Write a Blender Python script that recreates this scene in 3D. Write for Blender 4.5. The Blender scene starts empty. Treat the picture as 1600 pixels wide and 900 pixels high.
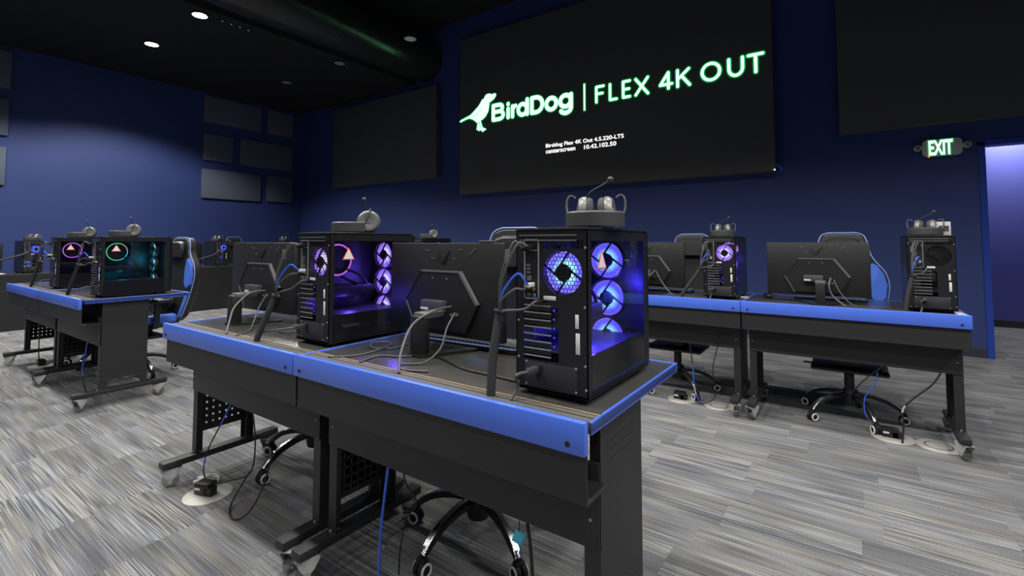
import bpy, bmesh, math, random
from mathutils import Vector, Matrix
random.seed(7)
sc = bpy.context.scene
COL = sc.collection
PI = math.pi

# ------------------------------------------------------------------ materials
M = {}
def nt(m):
    m.use_nodes = True
    return m.node_tree
def mat(name, col, rough=.5, metal=0., spec=.5, emit=None, es=0., bump=0., bscale=300., var=0., vscale=5., coat=0., alpha=None):
    m = bpy.data.materials.new(name); t = nt(m); b = t.nodes['Principled BSDF']
    b.inputs['Base Color'].default_value = (*col, 1)
    b.inputs['Roughness'].default_value = rough
    b.inputs['Metallic'].default_value = metal
    b.inputs['Specular IOR Level'].default_value = spec
    b.inputs['Coat Weight'].default_value = coat
    if emit:
        b.inputs['Emission Color'].default_value = (*emit, 1); b.inputs['Emission Strength'].default_value = es
    tc = t.nodes.new('ShaderNodeTexCoord')
    n = t.nodes.new('ShaderNodeTexNoise'); n.inputs['Scale'].default_value = vscale; n.inputs['Detail'].default_value = 3
    t.links.new(tc.outputs['Object'], n.inputs['Vector'])
    if var:
        mx = t.nodes.new('ShaderNodeMix'); mx.data_type = 'RGBA'
        mx.inputs[6].default_value = (*[c*(1-var) for c in col], 1); mx.inputs[7].default_value = (*[min(1, c*(1+var)) for c in col], 1)
        t.links.new(n.outputs['Fac'], mx.inputs[0]); t.links.new(mx.outputs[2], b.inputs['Base Color'])
    if bump:
        n2 = t.nodes.new('ShaderNodeTexNoise'); n2.inputs['Scale'].default_value = bscale
        t.links.new(tc.outputs['Object'], n2.inputs['Vector'])
        bp = t.nodes.new('ShaderNodeBump'); bp.inputs['Strength'].default_value = bump; bp.inputs['Distance'].default_value = .002
        t.links.new(n2.outputs['Fac'], bp.inputs['Height']); t.links.new(bp.outputs['Normal'], b.inputs['Normal'])
    M[name] = m
    return m
mat('wall_blue', (.026, .048, .180), .62, bump=.25, bscale=180, var=.06, vscale=1.5)
mat('hall_blue', (.085, .10, .42), .6, bump=.2, bscale=180)
mat('trim_blue', (.02, .055, .36), .35)
mat('ceiling_black', (.008, .008, .008), .9, bump=.3, bscale=8)
mat('duct_black', (.022, .024, .022), .24, spec=.6, bump=.3, bscale=6)
mat('screen_black', (.085, .085, .080), .8, bump=.2, bscale=500)
mat('panel_fabric', (.105, .125, .17), .95, bump=.5, bscale=700, var=.08, vscale=40)
mat('baseboard', (.03, .034, .045), .5)
mat('blue_metal', (.075, .170, .74), .36, bump=.15, bscale=900)
mat('black_metal', (.019, .0192, .0195), .48, bump=.35, bscale=900)
mat('black_panel', (.019, .0192, .0195), .5, bump=.35, bscale=900)
mat('desk_top', (.052, .051, .047), .22, bump=.15, bscale=700, var=.1, vscale=8)
mat('groove_tan', (.42, .27, .14), .5)
mat('slot_dark', (.008, .008, .008), .8)
mat('brush_grey', (.10, .095, .085), .8, bump=.5, bscale=400)
mat('case_black', (.012, .012, .013), .38, bump=.1, bscale=900)
mat('case_gloss', (.010, .010, .011), .12)
mat('inner_dark', (.03, .03, .034), .5)
mat('steel', (.34, .34, .33), .35, metal=.25)
mat('steel_dark', (.17, .17, .165), .4, metal=.2)
mat('chrome', (.80, .80, .81), .22, metal=1.)
mat('label_white', (.75, .75, .72), .6)
mat('sticker_red', (.9, .10, .05), .4)
mat('sticker_white', (.95, .86, .84), .4)
mat('gold_jack', (.65, .42, .18), .3, metal=.8)
mat('jack_blue', (.05, .25, .7), .4)
mat('monitor_black', (.016, .016, .016), .42, bump=.3, bscale=500)
mat('monitor_relief', (.012, .012, .012), .45)
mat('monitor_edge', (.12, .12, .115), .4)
mat('monitor_slate', (.06, .06, .075), .45)
mat('plastic_black', (.012, .012, .012), .45)
mat('plastic_grey', (.06, .06, .06), .45)
mat('rubber', (.009, .009, .009), .7)
mat('key_grey', (.09, .09, .09), .5)
mat('leather_black', (.018, .018, .018), .42, bump=.3, bscale=250)
mat('leather_blue', (.07, .17, .66), .42, bump=.3, bscale=250)
mat('piping', (.24, .33, .66), .5)
mat('stitch_tan', (.16, .15, .13), .5)
mat('white_plastic', (.72, .72, .70), .4)
mat('wheel_ring', (.85, .83, .79), .35)
mat('caster_grey', (.40, .40, .39), .35, spec=.6)
mat('cable_grey', (.085, .084, .08), .45)
mat('cable_black', (.012, .012, .012), .5)
mat('cable_white', (.55, .55, .52), .5)
mat('cable_blue', (.04, .13, .72), .45)
mat('sleeve', (.034, .033, .031), .7, bump=.8, bscale=600)
mat('outlet_disc', (.50, .48, .44), .5)
mat('paper', (.75, .74, .72), .7)
mat('cardboard_white', (.55, .52, .48), .7)
mat('cyan_tag', (.06, .45, .60), .5)
mat('sign_body', (.55, .58, .50), .5)
mat('headset_silver', (.20, .20, .19), .38, metal=.4)
mat('headset_pad', (.05, .05, .048), .7)
def emis(name, col, s):
    m = bpy.data.materials.new(name); t = nt(m); t.nodes.clear()
    e = t.nodes.new('ShaderNodeEmission'); e.inputs[0].default_value = (*col, 1); e.inputs[1].default_value = s
    o = t.nodes.new('ShaderNodeOutputMaterial'); t.links.new(e.outputs[0], o.inputs[0]); M[name] = m; return m
emis('led_mint', (.27, .9, .42), 3.4)
emis('led_cyan', (.35, 1., .82), .85)
emis('led_green', (.0, .32, .05), .8)  # green rim round the lettering, drawn in place of its bloom
emis('led_white', (1, 1, 1), 1.5)
emis('exit_glow', (.45, 1., .72), 2.2)
emis('exit_edge', (.02, .55, .06), .7)
emis('red_led', (1., .10, .05), 2.)
emis('warm_white', (1., .96, .86), 14.)
emis('dim_white', (.45, .45, .42), .8)
emis('tri_core', (1., .62, .58), 1.3)
emis('tri_edge', (1., .10, .06), 1.3)
emis('key_light', (.28, .42, 1.), .35)
emis('ring_purple', (.62, .16, 1.), 1.5)
emis('ring_green', (.12, .85, .32), 1.1)
emis('ring_teal', (.05, .62, .80), 1.1)
emis('ring_pink', (1., .12, .35), 1.2)
emis('ram_glow', (.25, .35, 1.), 1.2)
emis('dot_blue', (.12, .08, 1.), 1.)
def fan_mat(name, core, outer, s=1.):
    # light of the hub LEDs spreading out through frosted fan blades, by radius in the object's own space
    m = bpy.data.materials.new(name); t = nt(m); t.nodes.clear(); N = t.nodes; Lk = t.links
    at = N.new('ShaderNodeAttribute'); at.attribute_name = 'rad'
    cr = N.new('ShaderNodeValToRGB'); e0, e1 = cr.color_ramp.elements
    e0.position = .34; e0.color = (*core, 1); e1.position = .72; e1.color = (*outer, 1)
    e2 = cr.color_ramp.elements.new(.93); e2.color = (*outer, 1)
    e3 = cr.color_ramp.elements.new(.97); e3.color = (*[min(1., c*.6+.4*k) for c, k in zip(outer, (1., .7, 1.))], 1)
    Lk.new(at.outputs['Fac'], cr.inputs[0])
    e = N.new('ShaderNodeEmission'); e.inputs[1].default_value = s; Lk.new(cr.outputs[0], e.inputs[0])
    o = N.new('ShaderNodeOutputMaterial'); Lk.new(e.outputs[0], o.inputs[0]); M[name] = m
fan_mat('fan_blue', (.35, .95, 1.), (.12, .10, 1.), 2.0)
fan_mat('fan_violet', (.95, .95, 1.), (.33, .16, 1.), 1.6)
fan_mat('fan_cyan', (.55, 1., .95), (.02, .42, .52), 1.4)
fan_mat('fan_purple', (.62, .30, 1.), (.28, .07, .95), 1.3)
fan_mat('fan_azure', (.20, .62, 1.), (.06, .06, 1.), 1.1)
def glass(name, tint, ior=1.45):
    m = bpy.data.materials.new(name); t = nt(m); t.nodes.clear(); N = t.nodes; Lk = t.links
    tr = N.new('ShaderNodeBsdfTransparent'); tr.inputs[0].default_value = (*tint, 1)
    gl = N.new('ShaderNodeBsdfGlossy'); gl.inputs['Roughness'].default_value = .03; gl.inputs[0].default_value = (.8, .8, .8, 1)
    fr = N.new('ShaderNodeFresnel'); gm = N.new('ShaderNodeNewGeometry'); mi = N.new('ShaderNodeMath'); mi.operation = 'MULTIPLY_ADD'
    mi.inputs[1].default_value = 1/ior-ior; mi.inputs[2].default_value = ior; Lk.new(gm.outputs['Backfacing'], mi.inputs[0]); Lk.new(mi.outputs[0], fr.inputs[0])
    mx = N.new('ShaderNodeMixShader'); o = N.new('ShaderNodeOutputMaterial')
    Lk.new(fr.outputs[0], mx.inputs[0]); Lk.new(tr.outputs[0], mx.inputs[1]); Lk.new(gl.outputs[0], mx.inputs[2]); Lk.new(mx.outputs[0], o.inputs[0])
    M[name] = m
glass('smoked_glass', (.78, .78, .82))
glass('clear_plastic', (.72, .72, .70), 1.5)

def carpet():
    m = bpy.data.materials.new('carpet'); t = nt(m); N = t.nodes; Lk = t.links; b = N['Principled BSDF']
    b.inputs['Roughness'].default_value = .95; b.inputs['Specular IOR Level'].default_value = .15
    tc = N.new('ShaderNodeTexCoord'); sp = N.new('ShaderNodeSeparateXYZ'); Lk.new(tc.outputs['Object'], sp.inputs[0])
    def ma(op, a, b_=None, c=None):
        n = N.new('ShaderNodeMath'); n.operation = op
        for i, v in enumerate((a, b_, c)):
            if v is None: continue
            if isinstance(v, (int, float)): n.inputs[i].default_value = v
            else: Lk.new(v, n.inputs[i])
        return n.outputs[0]
    def comb(x, y, z):
        n = N.new('ShaderNodeCombineXYZ')
        for i, v in enumerate((x, y, z)):
            if isinstance(v, (int, float)): n.inputs[i].default_value = v
            else: Lk.new(v, n.inputs[i])
        return n.outputs[0]
    def wn(v):
        n = N.new('ShaderNodeTexWhiteNoise'); n.noise_dimensions = '3D'; Lk.new(v, n.inputs['Vector']); return n
    def noise(v, s=1., det=0.):
        n = N.new('ShaderNodeTexNoise'); n.inputs['Scale'].default_value = s; n.inputs['Detail'].default_value = det; Lk.new(v, n.inputs['Vector']); return n.outputs['Fac']
    X, Y = sp.outputs[0], sp.outputs[1]
    row = ma('FLOOR', ma('DIVIDE', Y, .25))
    off = wn(comb(row, 3.7, 1.1)).outputs['Value']
    col = ma('FLOOR', ma('ADD', ma('DIVIDE', X, .5), ma('MULTIPLY', off, 7.)))
    w = wn(comb(row, col, .5)); s2 = N.new('ShaderNodeSeparateColor'); Lk.new(w.outputs['Color'], s2.inputs[0])
    r1, r2, r3 = s2.outputs
    ox = ma('MULTIPLY', r1, 50.); oz = ma('MULTIPLY', r2, 50.)
    fine = noise(comb(ma('ADD', ma('MULTIPLY', X, 3.4), ox), ma('MULTIPLY', Y, 215.), oz))
    mid = noise(comb(ma('ADD', ma('MULTIPLY', X, 1.6), ox), ma('MULTIPLY', Y, 30.), oz))
    zone = noise(comb(ma('ADD', ma('MULTIPLY', X, 3.0), ox), ma('MULTIPLY', Y, 9.), oz))
    zone2 = noise(comb(ma('ADD', ma('MULTIPLY', X, 2.2), oz), ma('MULTIPLY', Y, 7.), ox))
    fuzz = noise(tc.outputs['Object'], 260., 1.)
    amp = ma('MULTIPLY_ADD', ma('MULTIPLY', ma('MAXIMUM', ma('SUBTRACT', zone2, .40), 0.), ma('MULTIPLY_ADD', r3, 1.3, .35)), 4.6, .6)
    a = ma('ADD', ma('MULTIPLY', ma('SUBTRACT', fine, .5), amp), .5)
    bb = ma('MULTIPLY', ma('SUBTRACT', mid, .5), .32)
    zz = ma('MULTIPLY', ma('SUBTRACT', zone, .5), .5)
    ff = ma('MULTIPLY', ma('SUBTRACT', fuzz, .5), .8)
    tile = ma('MULTIPLY', ma('SUBTRACT', r3, .5), .12)
    v = ma('ADD', ma('ADD', ma('ADD', a, bb), ma('ADD', zz, ff)), tile)
    cr = N.new('ShaderNodeValToRGB'); els = cr.color_ramp.elements
    els[0].position = .14; els[0].color = (.095, .096, .100, 1); els[1].position = .86; els[1].color = (.345, .345, .34, 1)
    e = els.new(.42); e.color = (.160, .160, .162, 1); e = els.new(.58); e.color = (.208, .208, .207, 1)
    Lk.new(v, cr.inputs[0])
    tint = noise(comb(ma('ADD', ma('MULTIPLY', X, 1.5), oz), ma('MULTIPLY', Y, 22.), ox))
    ct = N.new('ShaderNodeValToRGB'); e = ct.color_ramp.elements
    e[0].position = .32; e[0].color = (.955, .98, 1.05, 1); e[1].position = .70; e[1].color = (1.04, 1.01, .94, 1)
    k = e.new(.5); k.color = (1, 1, 1, 1)
    Lk.new(tint, ct.inputs[0])
    mx = N.new('ShaderNodeMix'); mx.data_type = 'RGBA'; mx.blend_type = 'MULTIPLY'; mx.inputs[0].default_value = 1.
    Lk.new(cr.outputs[0], mx.inputs[6]); Lk.new(ct.outputs[0], mx.inputs[7]); Lk.new(mx.outputs[2], b.inputs['Base Color'])
    bp = N.new('ShaderNodeBump'); bp.inputs['Strength'].default_value = .4; bp.inputs['Distance'].default_value = .003
    Lk.new(v, bp.inputs['Height']); Lk.new(bp.outputs['Normal'], b.inputs['Normal'])
    M['carpet'] = m
carpet()

# ------------------------------------------------------------------ mesh building
class MB:
    def __init__(s): s.bm = bmesh.new()
    def box(s, x0, x1, y0, y1, z0, z1, bev=0., mtx=None, seg=2):
        r = bmesh.ops.create_cube(s.bm, size=1.)
        vs = r['verts']
        for v in vs:
            v.co = Vector((x0+(v.co.x+.5)*(x1-x0), y0+(v.co.y+.5)*(y1-y0), z0+(v.co.z+.5)*(z1-z0)))
        if bev:
            es = list({e for v in vs for e in v.link_edges})
            n0 = set(s.bm.verts)
            rr = bmesh.ops.bevel(s.bm, geom=es, offset=bev, segments=seg, affect='EDGES', profile=.5)
            vs = list({v for f in rr['faces'] for v in f.verts} | {v for v in vs if v.is_valid})
        if mtx is not None:
            for v in vs: v.co = mtx @ v.co
        return s
    def cyl(s, p0, p1, r0, r1=None, n=20, caps=True):
        r1 = r0 if r1 is None else r1
        p0, p1 = Vector(p0), Vector(p1); d = p1-p0
        q = Vector((0, 0, 1)).rotation_difference(d.normalized()).to_matrix()
        A = [p0+q@Vector((r0*math.cos(2*PI*i/n), r0*math.sin(2*PI*i/n), 0)) for i in range(n)]
        B = [p1+q@Vector((r1*math.cos(2*PI*i/n), r1*math.sin(2*PI*i/n), 0)) for i in range(n)]
        A = [s.bm.verts.new(v) for v in A]; B = [s.bm.verts.new(v) for v in B]
        for i in range(n): s.bm.faces.new((A[i], A[(i+1) % n], B[(i+1) % n], B[i]))
        if caps: s.bm.faces.new(A[::-1]); s.bm.faces.new(B)
        return s
    def lathe(s, prof, o=(0, 0, 0), axis=(0, 0, 1), n=24):
        q = Vector((0, 0, 1)).rotation_difference(Vector(axis).normalized()).to_matrix(); o = Vector(o)
        rings = []
        for r, z in prof:
            if r < 1e-6: rings.append([s.bm.verts.new(o+q@Vector((0, 0, z)))])
            else: rings.append([s.bm.verts.new(o+q@Vector((r*math.cos(2*PI*i/n), r*math.sin(2*PI*i/n), z))) for i in range(n)])
        for a, b in zip(rings, rings[1:]):
            for i in range(n):
                j = (i+1) % n
                if len(a) == 1 and len(b) == 1: continue
                if len(a) == 1: s.bm.faces.new((a[0], b[j], b[i]))
                elif len(b) == 1: s.bm.faces.new((a[i], a[j], b[0]))
                else: s.bm.faces.new((a[i], a[j], b[j], b[i]))
        return s
    def torus(s, o, axis, R, r, n=32, k=8, a0=0., a1=2*PI):
        q = Vector((0, 0, 1)).rotation_difference(Vector(axis).normalized()).to_matrix(); o = Vector(o)
        full = abs(a1-a0-2*PI) < 1e-6; cnt = n if full else n+1; rings = []
        for i in range(cnt):
            a = a0+(a1-a0)*i/n
            rings.append([s.bm.verts.new(o+q@Vector(((R+r*math.cos(2*PI*j/k))*math.cos(a), (R+r*math.cos(2*PI*j/k))*math.sin(a), r*math.sin(2*PI*j/k)))) for j in range(k)])
        for i in range(cnt if full else cnt-1):
            A, B = rings[i], rings[(i+1) % cnt]
            for j in range(k): s.bm.faces.new((A[j], B[j], B[(j+1) % k], A[(j+1) % k]))
        if not full: s.bm.faces.new(rings[0]); s.bm.faces.new(rings[-1][::-1])
        return s
    def tube(s, pts, r, n=8, sm=4):
        P = spline(pts, sm) if sm > 1 and len(pts) > 2 else [Vector(p) for p in pts]
        rr = r if callable(r) else (lambda t: r)
        prev = None; up = None
        for i, p in enumerate(P):
            d = (P[min(i+1, len(P)-1)]-P[max(i-1, 0)])
            if d.length < 1e-9: continue
            d.normalize()
            if up is None: up = d.orthogonal().normalized()
            up = (up-d*up.dot(d)); up = up.normalized() if up.length > 1e-6 else d.orthogonal().normalized()
            w = d.cross(up); R = rr(i/(len(P)-1))
            ring = [s.bm.verts.new(p+up*R*math.cos(2*PI*j/n)+w*R*math.sin(2*PI*j/n)) for j in range(n)]
            if prev:
                for j in range(n): s.bm.faces.new((prev[j], prev[(j+1) % n], ring[(j+1) % n], ring[j]))
            else: s.bm.faces.new(ring[::-1])
            prev = ring
        s.bm.faces.new(prev)
        return s
    def sweep(s, pts, w, h, side=(0, 0, 1), sm=4):
        # rectangular strap along a path: w across 'side', h the other way; w/h may be functions
        P = spline(pts, sm) if sm > 1 and len(pts) > 2 else [Vector(p) for p in pts]
        W = w if callable(w) else (lambda t: w); H = h if callable(h) else (lambda t: h); prev = None
        for i, p in enumerate(P):
            d = (P[min(i+1, len(P)-1)]-P[max(i-1, 0)]).normalized(); u = Vector(side); u = (u-d*u.dot(d)).normalized(); v = d.cross(u)
            t = i/(len(P)-1); a, b = W(t)/2, H(t)/2; c = .35
            ring = [s.bm.verts.new(p+u*x+v*y) for x, y in ((-a, -b*c), (-a*.8, -b), (a*.8, -b), (a, -b*c), (a, b*c), (a*.8, b), (-a*.8, b), (-a, b*c))]
            if prev:
                for j in range(8): s.bm.faces.new((prev[j], prev[(j+1) % 8], ring[(j+1) % 8], ring[j]))
            else: s.bm.faces.new(ring[::-1])
            prev = ring
        s.bm.faces.new(prev); return s
    def prism(s, poly, fn, t0, t1):
        # poly of 2-D points, fn(u, v, t) -> 3-D
        A = [s.bm.verts.new(fn(u, v, t0)) for u, v in poly]; B = [s.bm.verts.new(fn(u, v, t1)) for u, v in poly]
        n = len(poly)
        for i in range(n): s.bm.faces.new((A[i], A[(i+1) % n], B[(i+1) % n], B[i]))
        fa = s.bm.faces.new(A[::-1]); fb = s.bm.faces.new(B)
        bmesh.ops.triangulate(s.bm, faces=[fa, fb], ngon_method='EAR_CLIP')
        return s
    def ball(s, c, r, sc_=(1, 1, 1), n=16):
        rr = bmesh.ops.create_uvsphere(s.bm, u_segments=n, v_segments=max(6, n*2//3), radius=1)
        for v in rr['verts']: v.co = Vector((c[0]+v.co.x*r*sc_[0], c[1]+v.co.y*r*sc_[1], c[2]+v.co.z*r*sc_[2]))
        return s
    def xf(s, m):
        for v in s.bm.verts: v.co = m @ v.co
        return s
    def build(s, name, m, parent=None, smooth=True, loc=None, rotz=0.):
        me = bpy.data.meshes.new(name)
        bmesh.ops.recalc_face_normals(s.bm, faces=s.bm.faces)
        s.bm.to_mesh(me); s.bm.free()
        me.materials.append(M[m] if isinstance(m, str) else m)
        if smooth:
            for p in me.polygons: p.use_smooth = True
            try: me.set_sharp_from_angle(angle=math.radians(35))
            except Exception: pass
        o = bpy.data.objects.new(name, me); COL.objects.link(o)
        if parent: o.parent = parent
        if loc: o.location = loc
        o.rotation_euler.z = rotz
        return o
def spline(pts, sm):
    P = [Vector(p) for p in pts]; out = []
    for i in range(len(P)-1):
        a, b, c, d = P[max(i-1, 0)], P[i], P[i+1], P[min(i+2, len(P)-1)]
        for k in range(sm):
            t = k/sm
            out.append(.5*((2*b)+(c-a)*t+(2*a-5*b+4*c-d)*t*t+(3*b-a-3*c+d)*t**3))
    out.append(P[-1]); return out
def tag(o, label=None, cat=None, group=None, kind=None):
    if label: o['label'] = label
    if cat: o['category'] = cat
    if group: o['group'] = group
    if kind: o['kind'] = kind
    return o
def thing(name, label, cat, loc=(0, 0, 0), rz=0., group=None):
    o = bpy.data.objects.new(name, None); COL.objects.link(o); o.location = loc; o.rotation_euler.z = rz; o.empty_display_size = .1
    return tag(o, label, cat, group)
def lab(o, t): o['label'] = t; return o
def dup(root, label, loc, rz=0., group=None, skip=(), remat=None):
    """copy of a thing with its parts and sub-parts; remat {material name: material name} on the object"""
    def cp(o, par):
        if o.name.split('.')[0] in skip: return None
        c = o.copy(); COL.objects.link(c); c.parent = par
        if remat and c.type == 'MESH':
            for sl in c.material_slots:
                if sl.material and sl.material.name in remat:
                    tgt = M[remat[sl.material.name]]; sl.link = 'OBJECT'; sl.material = tgt
        for ch in list(o.children):
            if ch.type == 'MESH': cp(ch, c)
        return c
    r = cp(root, None); r.location = loc; r.rotation_euler.z = rz; r['label'] = label
    if group: r['group'] = group
    elif 'group' in r: del r['group']
    return r
def text(s, w, h, name, m, parent, origin, bold=0., depth=.002, thick=None):
    """lettering standing upright, facing -Y, in a w x h box whose lower left corner is origin"""
    cu = bpy.data.curves.new('t', 'FONT'); cu.body = s; cu.size = 1.; cu.offset = bold; cu.extrude = .001; cu.resolution_u = 6
    to = bpy.data.objects.new('t', cu); COL.objects.link(to); bpy.context.view_layer.update()
    me = bpy.data.meshes.new_from_object(to.evaluated_get(bpy.context.evaluated_depsgraph_get()))
    bpy.data.objects.remove(to); bpy.data.curves.remove(cu)
    xs = [v.co.x for v in me.vertices]; ys = [v.co.y for v in me.vertices]
    x0, x1, y0, y1 = min(xs), max(xs), min(ys), max(ys)
    for v in me.vertices:
        v.co = Vector((origin[0]+(v.co.x-x0)/(x1-x0)*w, origin[1]-(depth if v.co.z > 0 else 0), origin[2]+(v.co.y-y0)/(y1-y0)*h))
    me.materials.clear(); me.materials.append(M[m])
    o = bpy.data.objects.new(name, me); COL.objects.link(o); me.name = name
    if parent: o.parent = parent
    return o

# ------------------------------------------------------------------ camera (level lens tilted up a little, frame cropped low)
cam = bpy.data.cameras.new('camera'); co = bpy.data.objects.new('camera', cam); COL.objects.link(co)
co.location = (0, 0, 1.22); co.rotation_euler = (PI/2+.049877, 0, .61106)
cam.sensor_width = 36; cam.lens = 752.3/1600*36; cam.shift_y = -(450-340.07)/1600; cam.clip_start = .05
sc.camera = co

# ------------------------------------------------------------------ the room
XL, XR, YF, YB, ZC = -11.6, 4.6, 7.05, -5.5, 5.6
def struct(name, mb, m): return tag(mb.build(name, m, smooth=False), kind='structure')
struct('floor', MB().box(XL-.3, XR+.3, YB-.3, 11.0, -.1, 0), 'carpet')
struct('ceiling', MB().box(XL-.3, XR+.3, YB-.3, YF+.3, ZC, ZC+.1), 'ceiling_black')
struct('ceiling_dropped', MB().box(XL, -7.42, YB, YF, 4.53, ZC), 'ceiling_black')
struct('wall_left', MB().box(XL-.2, XL, YB, YF+.2, 0, ZC), 'wall_blue')
struct('wall_right', MB().box(XR, XR+.2, YB, YF+.2, 0, ZC), 'wall_blue')
struct('wall_back', MB().box(XL, XR, YB-.2, YB, 0, ZC), 'wall_blue')
DX0, DX1, DZ = 1.207, 3.05, 2.28
struct('wall_front', MB().box(XL, DX0, YF, YF+.16, 0, ZC).box(DX1, XR, YF, YF+.16, 0, ZC).box(DX0, DX1, YF, YF+.16, DZ, ZC), 'wall_blue')
struct('trim_1', MB().box(DX0-.055, DX0, YF-.015, YF+.175, 0, DZ+.0).box(DX1, DX1+.055, YF-.015, YF+.175, 0, DZ)
       .box(DX0-.055, DX1+.055, YF-.015, YF+.175, DZ-.035, DZ+.02), 'trim_blue')
struct('baseboard_front', MB().box(XL, DX0-.056, YF-.012, YF, 0, .10, .003).box(DX1+.056, XR, YF-.012, YF, 0, .10, .003), 'baseboard')
struct('baseboard_left', MB().box(XL, XL+.012, YB, YF-.013, 0, .10, .003), 'baseboard')
struct('wall_hall', MB().box(-.5, XR, 9.72, 9.9, 0, 3.0), 'hall_blue')
struct('wall_hall_end', MB().box(-.7, -.5, YF+.16, 9.9, 0, 3.0).box(XR, XR+.2, YF+.16, 9.9, 0, 3.), 'hall_blue')
struct('ceiling_hall', MB().box(-.7, XR+.2, YF+.16, 9.9, 3.0, 3.1), 'hall_blue')
struct('baseboard_hall', MB().box(-.5, XR, 9.705, 9.72, 0, .10, .003), 'baseboard')

# LED screen on the front wall, with its lettering
SY = 6.92
scr = thing('video_screen', 'huge black video wall with a bird emblem and green-white glowing lettering', 'screen', (0, 0, 0))
MB().box(-6.07, -.75, SY, YF-.0005, 2.12, 5.12, .006).build('screen_panel', 'screen_black', scr)
T0 = SY-.001
bird = [(-6.074,3.522),(-6.04,3.544),(-5.811,3.606),(-5.733,3.655),(-5.598,3.755),(-5.551,3.815),(-5.513,3.865),(-5.5,3.851),(-5.513,3.801),(-5.484,3.763),(-5.45,3.738),(-5.437,3.755),(-5.438,3.81),(-5.466,3.853),(-5.462,3.905),(-5.419,3.937),(-5.354,3.941),(-5.295,3.915),(-5.234,3.925),(-5.201,3.911),(-5.21,3.868),(-5.252,3.823),(-5.307,3.796),(-5.357,3.774),(-5.364,3.686),(-5.381,3.615),(-5.437,3.534),(-5.512,3.485),(-5.597,3.456),(-5.655,3.449),(-5.703,3.491),(-5.752,3.521),(-5.83,3.551),(-5.93,3.539),(-6.04,3.506)]
legs_ = [[(-5.639,3.465),(-5.612,3.465),(-5.555,3.326),(-5.511,3.305),(-5.501,3.292),(-5.596,3.283),(-5.65,3.309),(-5.597,3.325)],
         [(-5.588,3.465),(-5.555,3.46),(-5.511,3.335),(-5.436,3.298),(-5.43,3.28),(-5.483,3.275),(-5.501,3.25),(-5.524,3.262),(-5.539,3.302),(-5.52,3.322)]]
def grow(poly, d):
    n = len(poly); area = sum(poly[i][0]*poly[(i+1) % n][1]-poly[(i+1) % n][0]*poly[i][1] for i in range(n)); sg = 1 if area > 0 else -1; out = []
    for i in range(n):
        a, b, c = (Vector(poly[k % n]) for k in (i-1, i, i+1)); u = (b-a).normalized(); v = (c-b).normalized()
        nn = Vector((u.y+v.y, -u.x-v.x))*sg; nn = nn.normalized() if nn.length > 1e-6 else Vector((0, 0))
        out.append(tuple(b+nn*d))
    return out
fy = lambda u, v, t: Vector((u, t, v))
e = MB()
for p in [bird]+legs_: e.prism(grow(p, .018), fy, T0-.002, T0)
eo = e.build('bird_outline', 'led_green', scr, smooth=False)
e = MB()
for k, p in enumerate([bird]+legs_): e.prism(p, fy, T0-.004-.0005*k, T0-.0025)
be = e.build('bird_emblem', 'led_mint', scr, smooth=False)
MB().sweep([(-5.80, T0-.0065, 3.575), (-5.70, T0-.0065, 3.58), (-5.60, T0-.0065, 3.625), (-5.53, T0-.0065, 3.70)], .012, .002, side=(1, 0, -.6)).build('wing_line', 'led_cyan', be, smooth=False)
def ell(cx, cz, rx, rz, a0, a1, n=22): return [(cx+rx*math.cos(math.radians(a0+(a1-a0)*i/n)), cz+rz*math.sin(math.radians(a0+(a1-a0)*i/n))) for i in range(n+1)]
def strokes(b, paths, w, y0, y1, k=[0]):
    """letter strokes of width w lying in the screen plane between y0 and y1"""
    for P in paths:
        for (x0, z0), (x1, z1) in zip(P, P[1:]):
            dx, dz = x1-x0, z1-z0; L = math.hypot(dx, dz)
            if L < 1e-6: continue
            nx, nz = -dz/L*w/2, dx/L*w/2
            b.prism([(x0+nx, z0+nz), (x0-nx, z0-nz), (x1-nx, z1-nz), (x1+nx, z1+nz)], fy, y0, y1)
        for x, z in P:
            if True: b.prism([(x+w/2*math.cos(2*PI*i/12), z+w/2*math.sin(2*PI*i/12)) for i in range(12)], fy, y0, y1)
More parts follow.
